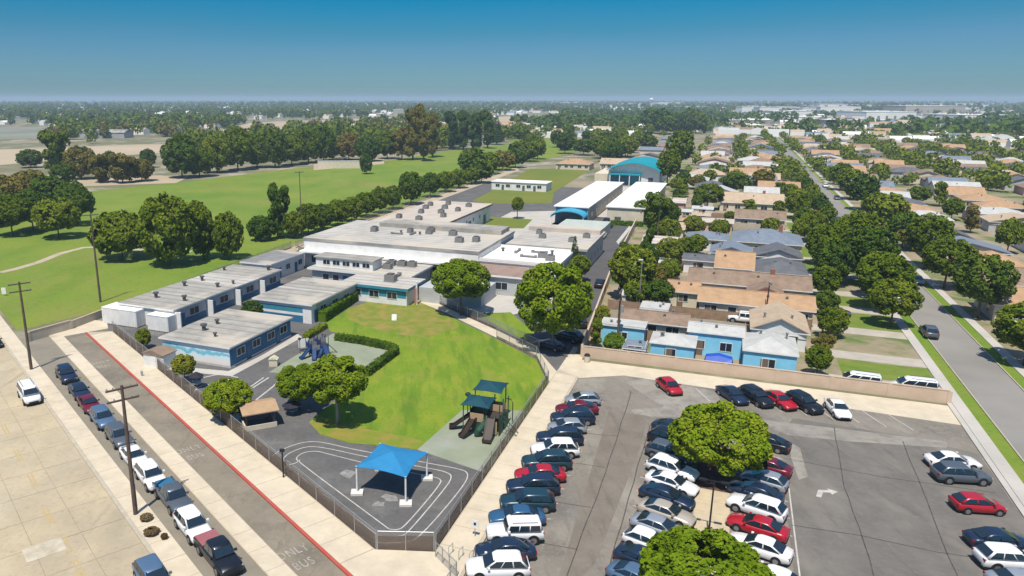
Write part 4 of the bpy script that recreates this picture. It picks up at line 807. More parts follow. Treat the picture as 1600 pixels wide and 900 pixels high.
    P['bumper'] = (MB().box(f[0] - .02, f[0] + .13, -f[1] * .62, f[1] * .62, f[2] + .04, f[2] + .2).mesh('bumper', M['trim']), None)
    P['rear_bumper'] = (MB().box(rr[0] - .1, rr[0] + .03, -rr[1] * .6, rr[1] * .6, rr[2] + .06, rr[2] + .2).mesh('rear_bumper', M['trim']), None)
    P['mirror'] = (MB().box(-.1, .08, -.1, .1, -.07, .08).mesh('mirror', PAINT['white']), (x0f - .25, h0 + .13, z0 + .05))
    if kind in ('van', 'boxy'):
        P['roof_rail'] = (MB().box(rb_ + .25, rf - .3, -.025, .025, 0, .05).mesh('roof_rail', M['trim']), (0, hr * .78, zr + .005))
    CARM[kind] = P; return P
def set_paint(o, m): o.material_slots[0].link = 'OBJECT'; o.material_slots[0].material = m
def car(kind, colour, loc, az, label, name='parked_car', cat='car', group=None, bed=None, shell=None):
    P = car_meshes(kind); s = SPECS[kind]
    r = thing(name, label, cat, loc, math.pi / 2 - az, group); pm = PAINT[colour]
    for k in ('body', 'cabin'):
        o = put(k, P[k][0], r); set_paint(o, pm)
    if kind != 'pickup' or True:
        for k in ('windshield', 'rear_window', 'underbody', 'bumper', 'rear_bumper'): put(k, P[k][0], r)
    for k in ('side_window_l', 'side_window_r'): put('side_window', P[k][0], r)
    hwb = max(q[1] for q in s['st'])
    for x in s['wx']:
        for sg in (-1, 1):
            w = put('wheel', P['wheel'][0], r, (x, sg * (hwb - .1), s['wr'])); put('rim', P['rim'][0], w)
    for k in ('headlight', 'taillight', 'mirror', 'roof_rail'):
        if k not in P: continue
        me, l = P[k]
        for sg in (-1, 1):
            o = put(k, me, r, (l[0], sg * l[1], l[2]))
            if k == 'mirror': set_paint(o, pm)
    if kind == 'pickup':
        if shell: put('bed_cover', MB().box(-2.75, -1.05, -.84, .84, 1.08, 1.16).mesh('bed_cover', shell), r)
        else:
            put('bed_liner', MB().box(-2.7, -1.05, -.78, .78, 1.09, 1.112).mesh('bed_liner', M['trim']), r)
            for y0, y1 in ((-.93, -.8), (.8, .93)): put('bed_rail', MB().box(-2.78, -1.0, y0, y1, 1.0, 1.2).mesh('bed_rail', PAINT['white']), r).material_slots[0].link = 'OBJECT'
            for c in r.children:
                if c.name.startswith('bed_rail'): c.material_slots[0].material = pm
        if bed: put('bed_load', MB().box(-2.5, -1.2, -.7, .7, 1.115, 1.32).mesh('bed_load', bed), r)
    return r
def gaz(d): return GA + R(d)                                   # heading given against the grid, 0 = up the block
rowL = [(-13.6, 47.1, 'suv', 'white', 'white suv with dark side windows, nearest to the camera in the sidewalk row'),
        (-13.8, 49.5, 'sedan', 'navy', 'navy sedan between the nearest white suv and the boxy white off-roader'),
        (-13.8, 52.0, 'boxy', 'white', 'boxy white off-roader with three square black side windows in the sidewalk row'),
        (-14.0, 54.5, 'sedan', 'blue', 'blue sedan just beyond the boxy white off-roader'),
        (-14.0, 57.1, 'suv', 'teal', 'dark teal suv, second beyond the boxy white off-roader'),
        (-14.0, 59.9, 'suv', 'navy', 'navy suv just before the bright red sedan in the sidewalk row'),
        (-14.1, 62.4, 'sedan', 'red', 'bright red sedan in the sidewalk row'),
        (-14.0, 65.0, 'suv', 'teal', 'dark teal suv between the bright red sedan and the white suv'),
        (-13.9, 67.9, 'suv', 'white', 'white suv halfway along the sidewalk row between two dark cars'),
        (-14.0, 70.7, 'suv', 'navy', 'navy suv just beyond the halfway white suv'),
        (-13.9, 73.6, 'hatch', 'silver', 'silver hatchback between two navy cars in the sidewalk row'),
        (-13.9, 76.2, 'suv', 'navy', 'navy suv next to the maroon sedan in the sidewalk row'),
        (-13.8, 79.0, 'sedan', 'maroon', 'maroon sedan, second from the far end of the sidewalk row'),
        (-13.7, 81.8, 'hatch', 'silver', 'silver hatchback at the far end of the sidewalk row')]
for a, b, k, c_, lb in rowL: car(k, c_, A(a + random.uniform(-.15, .15), b, 0), gaz(247 + random.uniform(-2, 2)), lb, group='cars angled along the school sidewalk')
rowM = [(-3.6, 49.8, 'sedan', 'bluegrey', 'blue-grey sedan partly under the nearest parking lot tree'),
        (-3.4, 52.3, 'sedan', 'navy', 'navy sedan partly under the nearest parking lot tree'),
        (-3.3, 54.9, 'hatch', 'white', 'white hatchback at the edge of the nearest tree crown'),
        (-2.9, 57.4, 'sedan', 'silver', 'silver sedan between the beige sedan and the white hatchback'),
        (-2.6, 60.0, 'sedan', 'beige', 'beige sedan left of the bare concrete island'),
        (-2.6, 62.8, 'sedan', 'navy', 'navy sedan beside the beige sedan'),
        (-2.6, 65.4, 'sedan', 'white', 'white sedan half in the shade of the far parking lot tree, nearer one'),
        (-2.6, 68.1, 'suv', 'white', 'white suv half in the shade of the far parking lot tree'),
        (-3.0, 71.4, 'suv', 'grey', 'grey suv at the left edge of the far parking lot tree'),
        (-3.2, 74.6, 'suv', 'black', 'black suv at the left edge of the far parking lot tree'),
        (-3.2, 77.6, 'sedan', 'navy', 'navy sedan last in the row beyond the far parking lot tree')]
for a, b, k, c_, lb in rowM: car(k, c_, A(a + random.uniform(-.15, .15), b, 0), gaz(106 + random.uniform(-2, 2)), lb, group='cars on the left of the parking lot island')
rowR = [(5.4, 53.6, 'hatch', 'white', 'white hatchback at the right edge of the nearest tree crown'),
        (4.8, 57.6, 'sedan', 'white', 'white sedan just below the red coupe right of the island'),
        (4.7, 60.7, 'sedan', 'red', 'long red sedan right of the island'),
        (4.7, 63.8, 'suv', 'white', 'white suv with dark rear glass right of the island'),
        (4.6, 66.6, 'sedan', 'navy', 'navy sedan in deep shade of the far parking lot tree'),
        (5.4, 69.2, 'hatch', 'silver', 'silver hatchback sticking out right of the far parking lot tree'),
        (5.6, 72.4, 'sedan', 'maroon', 'maroon sedan hidden under the far parking lot tree'),
        (5.8, 78.0, 'sedan', 'black', 'black sedan at the right edge of the far parking lot tree')]
for a, b, k, c_, lb in rowR: car(k, c_, A(a, b, 0), gaz(286 + random.uniform(-2, 2)), lb, group='cars on the right of the parking lot island')
rowT = [(-4.7, 90.0, 'hatch', 'red', 'red hatchback parked alone along the tan wall', 146), (2.5, 90.2, 'sedan', 'navy', 'navy sedan, leftmost of the four cars along the tan wall', 146), (5.1, 90.4, 'suv', 'black', 'black suv between navy and red sedans along the tan wall', 144),
        (7.6, 90.6, 'sedan', 'red', 'red sedan between two black suvs along the tan wall', 144), (10.2, 90.6, 'suv', 'black', 'black suv right of the red sedan along the tan wall', 142), (13.7, 90.4, 'sedan', 'white', 'white sedan facing the camera at the right end along the tan wall', 168)]
for a, b, k, c_, lb, h_ in rowT: car(k, c_, A(a, b, 0), gaz(h_), lb, group='cars along the tan wall')
stc = [(98.4, 'suv', 'navy', 'navy suv, farthest of the line waiting by the bus lane'), (91.8, 'sedan', 'navy', 'navy sedan, second farthest in the line by the bus lane'), (87.0, 'sedan', 'maroon', 'dark maroon sedan in the line by the bus lane'),
       (81.6, 'suv', 'bluegrey', 'blue-grey suv in the line by the bus lane'), (75.8, 'suv', 'grey', 'grey suv in the line by the bus lane'), (70.3, 'sedan', 'white', 'white sedan beside the tall utility pole'),
       (65.2, 'suv', 'white', 'white suv right behind the grey pickup'), (54.7, 'suv', 'white', 'white suv between the two pickups')]
for s0, k, c_, lb in stc: car(k, c_, S(s0, 18.25 + random.uniform(-.12, .12), .012), SA + math.pi, lb, group='cars waiting in line beside the bus lane')
car('pickup', 'grey', S(60.2, 18.5, .012), SA + math.pi, 'grey pickup with a blue load in its bed', 'pickup_truck', 'pickup', 'cars waiting in line beside the bus lane', flat('blue_tarp', (0.02, 0.13, 0.24)))
car('pickup', 'black', S(49.6, 18.3, .012), SA + math.pi, 'black pickup with a faded red bed cover, nearest in the line', 'pickup_truck', 'pickup', 'cars waiting in line beside the bus lane', None, flat('faded_red_cover', (0.30, 0.10, 0.11)))
car('suv', 'bluegrey', S(49.6, 13.3, .035), SA + math.pi, 'blue-grey suv in the pale street at the bottom edge')
car('van', 'white', S(94.0, 13.2, .035), SA + math.pi, 'white van parked alone on the pale street')
car('sedan', 'black', S(119.5, 13.2, .035), SA + math.pi, 'black sedan at the far left edge on the pale street')
car('sedan', 'black', gp(858, 545), gaz(285), 'black sedan under the big round tree by the school gate')
car('suv', 'black', gp(886, 532), gaz(285), 'black suv under the big round tree beside the access road')
car('suv', 'black', gp(908, 508), gaz(350), 'black suv at the edge of the access road behind the big round tree')
car('sedan', 'grey', gp(1304, 492), gaz(90), 'grey sedan on the front lawn driveway at the right edge')
car('boxy', 'white', gp(1160, 504), gaz(270), 'white work truck in the yard behind the sky blue house')
car('van', 'white', A(17.0, 100.4), gaz(272), 'white camper van just behind the tan wall', 'camper_van', 'van')
car('van', 'white', A(23.0, 101.0), gaz(268), 'second white camper van right of the first behind the tan wall', 'camper_van', 'van')
far = [(29.9, 128, 'suv', 'grey', 0), (29.9, 150, 'sedan', 'white', 0), (35.4, 166, 'sedan', 'silver', 180), (29.9, 196, 'sedan', 'black', 0), (35.4, 214, 'suv', 'white', 180), (35.4, 236, 'sedan', 'navy', 180), (29.9, 246, 'sedan', 'silver', 0), (29.9, 275, 'suv', 'white', 0), (35.4, 300, 'sedan', 'grey', 180), (35.4, 340, 'suv', 'white', 180), (29.9, 330, 'sedan', 'red', 0)]
for a, b, k, c_, h_ in far: car(k, c_, A(a, b, .02), gaz(h_), '%s %s parked along the tree-lined residential street' % (c_, k), group='cars on the residential street')
for u, v, k, c_, h_ in ((948, 357, 'sedan', 'black', 20), (952, 348, 'suv', 'black', 20), (940, 372, 'suv', 'white', 0), (938, 447, 'sedan', 'black', 0)):
    car(k, c_, gp(u, v, .02), gaz(h_), {'black': 'black %s on the access road beside the right wing', 'white': 'white %s on the access road beside the right wing'}[c_] % k if v != 447 else 'black sedan low on the access road near the tan wall', group='cars on the access road')

for i, (b, k, c_) in enumerate(((60.2, 'sedan', 'silver'), (63.1, 'suv', 'white'), (66.0, 'sedan', 'navy'), (71.8, 'hatch', 'red'), (77.4, 'suv', 'grey'), (80.4, 'sedan', 'white'))):
    car(k, c_, A(22.6, b), gaz(74), '%s %s nosed up to the pavement along the right side of the parking lot' % (c_, k), group='cars along the right side of the parking lot')
# ------------------------------------------------------------------ vegetation
def leaf_mat(name, c1, c2, c3):
    m = bpy.data.materials.new(name); m.use_nodes = True; t = m.node_tree; t.nodes.clear()
    out = t.nodes.new('ShaderNodeOutputMaterial'); d = t.nodes.new('ShaderNodeBsdfDiffuse'); tr = t.nodes.new('ShaderNodeBsdfTranslucent'); mx = t.nodes.new('ShaderNodeMixShader'); mx.inputs[0].default_value = 0.16
    n = t.nodes.new('ShaderNodeTexNoise'); n.inputs['Scale'].default_value = 0.55; n.inputs['Detail'].default_value = 5; g = t.nodes.new('ShaderNodeNewGeometry'); t.links.new(g.outputs['Position'], n.inputs['Vector'])
    oi = t.nodes.new('ShaderNodeObjectInfo')
    a = t.nodes.new('ShaderNodeMath'); a.operation = 'MULTIPLY_ADD'; a.inputs[1].default_value = 0.30; t.links.new(oi.outputs['Random'], a.inputs[0])
    s = t.nodes.new('ShaderNodeMath'); s.operation = 'MULTIPLY_ADD'; s.inputs[1].default_value = 1.0; s.inputs[2].default_value = -0.15; t.links.new(n.outputs['Fac'], s.inputs[0]); t.links.new(s.outputs[0], a.inputs[2])
    r = t.nodes.new('ShaderNodeValToRGB'); r.color_ramp.elements[0].position = 0.28; r.color_ramp.elements[0].color = (*c1, 1); r.color_ramp.elements[1].position = 0.72; r.color_ramp.elements[1].color = (*c3, 1)
    e = r.color_ramp.elements.new(0.5); e.color = (*c2, 1)
    t.links.new(a.outputs[0], r.inputs[0]); t.links.new(r.outputs[0], d.inputs[0]); t.links.new(r.outputs[0], tr.inputs[0])
    t.links.new(d.outputs[0], mx.inputs[1]); t.links.new(tr.outputs[0], mx.inputs[2]); t.links.new(mx.outputs[0], out.inputs[0]); return m
LEAF = {'bright': leaf_mat('bright_green_leaves', (0.11, 0.175, 0.008), (0.165, 0.235, 0.012), (0.23, 0.28, 0.018)),
        'mid': leaf_mat('mid_green_leaves', (0.078, 0.120, 0.010), (0.122, 0.170, 0.013), (0.18, 0.21, 0.02)),
        'dark': leaf_mat('dark_green_leaves', (0.046, 0.088, 0.012), (0.072, 0.124, 0.015), (0.115, 0.16, 0.02)),
        'olive': leaf_mat('olive_brown_leaves', (0.125, 0.122, 0.020), (0.17, 0.15, 0.03), (0.21, 0.165, 0.045)),
        'conifer': leaf_mat('conifer_needles', (0.038, 0.072, 0.020), (0.056, 0.10, 0.024), (0.08, 0.125, 0.03)),
        'yellow': leaf_mat('yellow_green_leaves', (0.13, 0.17, 0.012), (0.18, 0.21, 0.016), (0.24, 0.235, 0.025)),
        'hedge': leaf_mat('hedge_leaves', (0.06, 0.12, 0.010), (0.09, 0.16, 0.012), (0.12, 0.19, 0.016)),
        'dry': leaf_mat('dry_weed_leaves', (0.10, 0.065, 0.03), (0.16, 0.11, 0.055), (0.22, 0.16, 0.08))}
M['bark'] = mat('tree_bark', (0.17, 0.13, 0.10), (0.10, 0.075, 0.055), 2.5, 0.95)
M['palebark'] = mat('pale_bark', (0.38, 0.34, 0.28), (0.28, 0.25, 0.20), 2.5, 0.95)
def quads_mesh(name, C, N, size, rng, m, asp=1.0):
    n = len(C); N = N / np.linalg.norm(N, axis=1)[:, None]
    T = np.cross(N, rng.normal(size=(n, 3))); T /= np.linalg.norm(T, axis=1)[:, None] + 1e-9; B = np.cross(N, T)
    s = size[:, None] * .5
    V = np.stack([C - T * s - B * s * asp, C + T * s - B * s * asp * .6, C + T * s * .8 + B * s * asp, C - T * s * .7 + B * s * asp * .8], 1).reshape(-1, 3)
    me = bpy.data.meshes.new(name); me.vertices.add(4 * n); me.vertices.foreach_set('co', V.astype(np.float32).ravel())
    me.loops.add(4 * n); me.loops.foreach_set('vertex_index', np.arange(4 * n, dtype=np.int32)); me.polygons.add(n)
    me.polygons.foreach_set('loop_start', np.arange(0, 4 * n, 4, dtype=np.int32)); me.polygons.foreach_set('loop_total', np.full(n, 4, dtype=np.int32))
    me.update(calc_edges=True); me.materials.append(m); return me
gap = [11.0, -.30]
def crown_pts(lobes, n, rng, fill=.35):
    c = np.array([l[0] for l in lobes], float); r = np.array([l[1] for l in lobes], float); w = (r ** 2).sum(1); w /= w.sum()
    C = np.zeros((0, 3)); Nn = np.zeros((0, 3))
    while len(C) < n:
        i = rng.choice(len(lobes), size=n, p=w); d = rng.normal(size=(n, 3)); d /= np.linalg.norm(d, axis=1)[:, None]
        k = 1 - fill * rng.random(n) ** 2.2; p = c[i] + d * r[i] * k[:, None]
        q = np.min(np.stack([np.linalg.norm((p - c[j]) / r[j], axis=1) + (i == j) * 9 for j in range(len(lobes))]), 0) if len(lobes) > 1 else np.full(n, 9.)
        f_ = gap[0]; ok = (q > .72) & (np.sin(p[:, 0] * f_ + 1) * np.sin(p[:, 1] * f_ + 2) * np.sin(p[:, 2] * f_ * 1.2 + .5) + .5 * np.sin(p[:, 0] * f_ * 2.1) * np.sin(p[:, 2] * f_ * 1.9 + p[:, 1] * f_) > gap[1]); C = np.vstack([C, p[ok]]); Nn = np.vstack([Nn, (d / r[i])[ok] / np.linalg.norm((d / r[i])[ok], axis=1)[:, None]])
    return C[:n], Nn[:n]
def round_lobes(rng, n=22, flat_=.8, core=.37, lr=(.10, .19), bottom=-.55):
    L_ = [((0, 0, 0), (core, core, core * flat_))]
    for i in range(n):
        z = bottom + (1 - bottom) * (i + .5) / n; th = i * 2.399 + rng.uniform(-.3, .3); q = math.sqrt(max(0, 1 - min(1, z) ** 2)); k = rng.uniform(lr[0], lr[1])
        e = .5 - k * .92; L_.append(((e * q * math.cos(th), e * q * math.sin(th), e * flat_ * z), (k, k, k * rng.uniform(.7, .95))))
    return L_
PROTO = {}
def proto(kind, i, lod):
    key = (kind, i, lod)
    if key in PROTO: return PROTO[key]
    rng = np.random.default_rng(abs(hash((i, lod))) % 1000 + {'round': 1, 'tall': 2, 'cone': 3, 'wide': 4, 'open': 5}[kind] * 50)
    n, sz = {0: (20000, .026), 1: (6500, .042), 2: (1700, .080)}[lod]
    if kind == 'round': lobes = round_lobes(rng, 34, .95, bottom=-.9, lr=(.08, .21), core=.34)
    elif kind == 'wide': lobes = round_lobes(rng, 34, .72, bottom=-.6, lr=(.08, .19))
    elif kind == 'tall': lobes = [((rng.uniform(-.16, .16), rng.uniform(-.16, .16), z), (rng.uniform(.17, .27), rng.uniform(.17, .27), rng.uniform(.10, .15))) for z in np.linspace(-.42, .42, 13)]
    elif kind == 'open':
        lobes = [((.33 * math.cos(t) * q, .33 * math.sin(t) * q, z), (k, k, k * .75)) for t, q, z, k in [(rng.uniform(0, 6.28), rng.uniform(.0, 1), rng.uniform(-.40, .38), rng.uniform(.10, .19)) for _ in range(34)]]
    else: lobes = [((0, 0, z), (.5 * (1 - (z + .5)) ** .9 + .05, .5 * (1 - (z + .5)) ** .9 + .05, .07)) for z in np.linspace(-.45, .46, 11)]
    C, N = crown_pts(lobes, n, rng, .5 if kind in ('open', 'cone') else .34)
    N = N * .85 + np.array((0, 0, .25)) + rng.normal(size=N.shape) * .55
    size = sz * rng.uniform(.6, 1.35, n) * (.8 if kind == 'cone' else 1)
    me = quads_mesh('crown', C, N, size, rng, LEAF['mid']); PROTO[key] = me; return me
tb = MB().tube([(0, 0, 0), (.01, 0, .3), (0, .01, .62), (.02, .0, 1.0)], [.055, .042, .034, .018], 9)
for t, z, rr_, e in ((0.3, .5, .26, .86), (1.6, .58, .22, .92), (2.9, .55, .27, .88), (4.2, .62, .22, .95), (5.3, .66, .18, .96)):
    tb.tube([(0, 0, z), (rr_ * .5 * math.cos(t), rr_ * .5 * math.sin(t), z + (e - z) * .55), (rr_ * math.cos(t), rr_ * math.sin(t), e)], [.026, .018, .008], 6)
TRUNK = {k: None for k in ('bark', 'palebark')}
TRUNK['bark'] = tb.mesh('trunk', M['bark'], True); TRUNK['palebark'] = tb.mesh('trunk', M['palebark'], True)
NT = [0]
ORD = 'first second third fourth fifth sixth seventh eighth ninth tenth eleventh twelfth thirteenth fourteenth fifteenth sixteenth seventeenth eighteenth nineteenth twentieth twenty-first twenty-second twenty-third'.split()
def tree(loc, w, h, label, kind='round', leaf='mid', lod=1, trunk=.25, group=None, name=None, bark='bark', crown_h=None):
    NT[0] += 1
    name = name or {'round': 'round_tree', 'wide': 'broad_tree', 'tall': 'tall_tree', 'cone': 'conifer_tree', 'open': 'open_crowned_tree'}[kind]
    r = thing(name, label, 'tree', loc, random.uniform(0, 6.28), group)
    ch = h * (1 - trunk); zc = h - ch / 2
    flat_ = {'round': .95, 'wide': .72, 'tall': 1, 'cone': 1, 'open': .95}[kind]
    me = proto(kind, NT[0] % (2 if lod == 0 else 3), lod)
    c = put('crown', me, r, (0, 0, zc), 0, (w, w, ch / flat_)); set_paint(c, LEAF[leaf])
    th = h * trunk + ch * .45
    put('trunk', TRUNK[bark], r, (0, 0, -.05), 0, (min(w, th) * .75, min(w, th) * .75, th)); return r
def pt(u, v, wpx, top, label, kind='round', leaf='mid', lod=1, trunk=.25, group=None, **k):
    q = gp(u, v); f = q.y * CT + CAM_H * ST
    return tree(q, wpx / FPX * f, (v - top) / FPX * f / CT * 1.0, label, kind, leaf, lod, trunk, group, **k)
# near trees
tree(A(1.3, 69.6, .1), 9.2, 6.9, 'broad bright green tree over the middle of the parking lot', 'wide', 'bright', 0, .10)
tree(A(0.9, 46.9, .12), 9.0, 6.4, 'broad bright green tree cut by the bottom edge of the parking lot', 'wide', 'bright', 0, .10)
pt(862, 548, 120, 408, 'big dense round tree beside the access road at the end of the lawn', 'round', 'bright', 0, .16)
pt(720, 492, 92, 404, 'round tree with yellow-green top in front of the school entrance', 'round', 'bright', 0, .26)
pt(527, 662, 100, 553, 'bright bushy tree with pale trunk at the corner of the school lawn', 'round', 'bright', 0, .30, bark='palebark')
pt(468, 640, 72, 567, 'smaller bushy tree touching the pale-trunked lawn tree on its left', 'round', 'bright', 0, .22)
pt(358, 658, 76, 592, 'broad low tree beside the tan-roofed hut', 'wide', 'bright', 0, .22)
pt(289, 598, 38, 552, 'small yellow-green tree in front of the mural wall', 'round', 'yellow', 1, .25)
pt(225, 545, 24, 512, 'small yellow-green bush tree between the white containers and the mural classroom', 'round', 'yellow', 1, .12)
pt(395, 507, 36, 469, 'dark green tree poking up between the two grey classroom roofs', 'round', 'dark', 1, .3)
pt(896, 430, 24, 371, 'narrow dark conifer against the right wing', 'cone', 'conifer', 1, .08)
pt(905, 440, 34, 398, 'small olive tree beside the narrow conifer', 'round', 'mid', 1, .2)
pt(808, 342, 20, 308, 'small tree in the courtyard lawn', 'round', 'mid', 1, .35)
# the strip right of the access road and among the houses
for u, v, w, top, lb, k, lf in (
  (985, 468, 74, 382, 'large dark tree beside the access road wall', 'round', 'mid'), (1027, 482, 48, 436, 'dense round dark tree right of the light pole', 'round', 'dark'),
  (1022, 378, 50, 300, 'tall dark conifer right of the white roofed halls', 'open', 'dark'), (1003, 350, 34, 312, 'bushy green tree under the tall conifer', 'round', 'mid'), (1045, 352, 36, 320, 'bushy tree right of the tall conifer', 'round', 'mid'),
  (1072, 408, 40, 370, 'leafy tree left of the small charcoal outbuilding', 'round', 'mid'), (975, 420, 26, 380, 'thin dark tree along the access road wall', 'tall', 'dark'),
  (1105, 328, 46, 287, 'round green tree left of the sand gable roof', 'round', 'mid'), (1150, 305, 44, 270, 'dark green tree above the sand gable roof', 'round', 'dark'), (1190, 300, 36, 265, 'olive tree above the sand gable roof', 'round', 'olive'),
  (1060, 268, 44, 205, 'tall green tree right of the gymnasium roof', 'round', 'mid'), (1042, 290, 36, 235, 'broad green tree against the gymnasium side', 'round', 'mid'),
  (1275, 588, 40, 538, 'bush tree at the right end of the sky blue house', 'round', 'mid'), (958, 556, 34, 520, 'green shrub in front of the sky blue carport', 'wide', 'hedge'), (930, 545, 26, 498, 'tall yellow-green shrub at the tan wall corner', 'tall', 'mid'),
  (1105, 492, 26, 470, 'small green shrub in the brown back yard', 'wide', 'mid'), (1140, 348, 20, 330, 'shrub left of the brown roof', 'round', 'mid')):
    pt(u, v, w, top, lb, k, lf, 1 if v > 300 else 2, .2)
tree(A(-17.0, 115, 0), 2.6, 3.2, 'yellow-green shrub inside the tan wall beside the access road', 'round', 'yellow', 1, .1)
gs = 'trees lining the residential street'
i = 0
for a, b, w, h, k, lf in ((25.4, 131, 7.5, 8, 'round', 'mid'), (25.4, 141, 9, 10, 'round', 'mid'), (26.4, 150, 8, 8.5, 'wide', 'mid'), (25.6, 160, 10, 12, 'round', 'dark'), (25.5, 173, 10, 13, 'round', 'mid'), (26.2, 184, 8.5, 11, 'round', 'mid'), (25.8, 197, 9, 11, 'round', 'dark'), (26.2, 214, 8, 9, 'round', 'mid'), (26.0, 235, 8, 9.5, 'round', 'mid'), (25.6, 255, 9, 11, 'round', 'dark'), (25.8, 272, 9, 10, 'round', 'mid'), (26.0, 290, 9, 11, 'round', 'mid'), (25.8, 312, 9, 11, 'round', 'dark'), (26.2, 335, 9, 11, 'round', 'mid'),
                           (39, 118, 9, 9, 'round', 'mid'), (39.4, 142, 9, 11, 'round', 'dark'), (39.2, 163, 9, 10, 'round', 'mid'), (39.5, 181, 9, 12, 'round', 'mid'), (39.4, 205, 8, 9, 'round', 'dark'), (39.5, 226, 9, 11, 'round', 'mid'), (39.5, 247, 8, 9, 'round', 'mid'), (39.5, 272, 9, 12, 'round', 'dark'), (39.5, 300, 9, 11, 'round', 'mid'), (39.5, 330, 9, 11, 'round', 'mid')):
    w, h = (w * .62, h * .6) if b > 190 and a < 30 else (w, h)
    tree(A(a, b), w, h, 'leafy tree, %s from the car park on the %s side of the residential street' % (ORD[i if a < 30 else i - 14], 'near' if a < 30 else 'far'), k, lf, 1 if b < 200 else 2, .22, gs); i += 1
# park trees
FE = [88, 48, 128, 160, 192, 222, 172, 232, 100, 285, 312, 340, 372, 402, 430, 456, 482, 506, 530, 545, 575, 605]
for u, v, w, top, lb, k, lf, lod in (
  (266, 415, 82, 303, 'tall olive-green tree at the park edge, biggest of the near group', 'round', 'mid', 1), (192, 405, 82, 333, 'broad dark tree left of the tall olive park tree', 'wide', 'mid', 1), (318, 405, 48, 314, 'slender park tree right of the tall olive tree', 'open', 'mid', 1), (358, 405, 44, 330, 'bushy park tree at the right end of the near group', 'round', 'mid', 1),
  (436, 372, 42, 286, 'tall dark lone tree on the park lawn', 'open', 'dark', 1), (409, 376, 40, 337, 'small round lone tree left of the tall lone tree', 'round', 'dark', 1), (572, 272, 18, 240, 'small dark tree in front of the white ball field wall', 'round', 'dark', 2)):
    pt(u, v, w * 1.12, top, lb, k, lf, lod, .04)
for j, (u, v, w, top, lf) in enumerate(((20, 368, 70, 305, 'mid'), (92, 372, 72, 312, 'mid'), (52, 360, 70, 300, 'dark'), (120, 352, 60, 292, 'dark'), (78, 330, 72, 278, 'dark'), (22, 335, 70, 275, 'olive'), (-30, 355, 80, 290, 'dark'), (115, 330, 50, 285, 'dark'), (50, 318, 60, 268, 'olive'))):
    pt(u, v, w, top, ['large leafy tree at the front of the left park clump, at the frame edge', 'large leafy tree at the front right of the left park clump', 'large dark tree in the middle of the left park clump', 'dark tree at the right end of the left park clump', 'dark tree at the back of the left park clump', 'olive tree at the left of the left park clump', 'dark tree cut by the left frame edge in the park clump', 'dark tree behind the right end of the left park clump', 'olive tree topmost at the back of the left park clump'][j], 'wide', lf, 1, .15, 'clump of trees at the left edge of the park')
for j, (u, v, w, top, k, lf) in enumerate(((88, 268, 58, 190, 'open', 'mid'), (48, 262, 40, 232, 'round', 'dark'), (128, 280, 50, 232, 'round', 'olive'), (160, 285, 46, 234, 'open', 'olive'), (192, 286, 50, 240, 'open', 'olive'), (222, 283, 40, 240, 'round', 'olive'), (172, 262, 26, 235, 'round', 'dark'), (232, 262, 26, 235, 'round', 'dark'), (100, 290, 40, 250, 'round', 'dark'), (285, 278, 60, 212, 'round', 'dark'), (312, 276, 50, 222, 'round', 'mid'), (340, 270, 48, 208, 'round', 'mid'), (372, 266, 50, 205, 'round', 'mid'), (402, 262, 50, 204, 'round', 'mid'), (430, 262, 44, 202, 'round', 'dark'), (456, 258, 44, 204, 'round', 'mid'), (482, 255, 44, 196, 'round', 'mid'), (506, 252, 40, 200, 'round', 'dark'), (530, 238, 18, 180, 'cone', 'conifer'), (545, 250, 40, 208, 'round', 'olive'), (575, 252, 44, 205, 'round', 'dark'), (605, 248, 40, 204, 'round', 'mid'))):
    pt(u, v, w, top, {'dark': 'dark green', 'mid': 'mid green', 'olive': 'brownish olive', 'conifer': 'narrow dark'}[lf] + ' tree, %s from the left along the far edge of the park' % ORD[sorted(FE).index(u)], k, lf, 1, .05, 'trees along the far edge of the park').scale = (1, 1, .82 + .26 * ((j * 7) % 5) / 4)
for j, (u, v, w, top, k, lf) in enumerate(((645, 250, 40, 178, 'tall', 'olive'), (662, 252, 38, 172, 'tall', 'olive'), (676, 246, 34, 182, 'tall', 'olive'), (628, 250, 34, 200, 'open', 'olive'), (706, 234, 30, 180, 'tall', 'conifer'), (724, 234, 34, 178, 'tall', 'conifer'), (742, 236, 34, 182, 'tall', 'conifer'), (762, 232, 32, 178, 'tall', 'dark'), (776, 226, 24, 184, 'cone', 'conifer'))):
    pt(u, v, w, top, 'tall %s tree, %s from the left in the stand beyond the park' % ({'olive': 'brown-green', 'conifer': 'dark', 'dark': 'dense dark'}[lf], ORD[[628, 645, 662, 676, 706, 724, 742, 762, 776].index(u)]), k, lf, 1, .12, 'stand of tall trees beyond the park')
for j, (u, v, w, top, lf) in enumerate(((482, 366, 42, 318, 'mid'), (505, 360, 40, 318, 'dark'), (528, 353, 38, 312, 'mid'), (550, 346, 36, 308, 'mid'), (572, 339, 36, 300, 'mid'), (594, 333, 32, 292, 'mid'), (614, 327, 30, 290, 'dark'), (642, 320, 40, 268, 'dark'), (672, 308, 34, 270, 'dark'), (696, 300, 32, 268, 'mid'), (716, 294, 30, 264, 'mid'), (736, 288, 28, 262, 'mid'), (460, 372, 36, 330, 'mid'))):
    pt(u, v, w, top, ('dark' if lf == 'dark' else 'leafy green') + ' round tree, %s from the main hall along the park fence' % ORD[sorted([482, 505, 528, 550, 572, 594, 614, 642, 672, 696, 716, 736, 460]).index(u)], 'round', lf, 1, .10, 'trees along the fence between park and school')
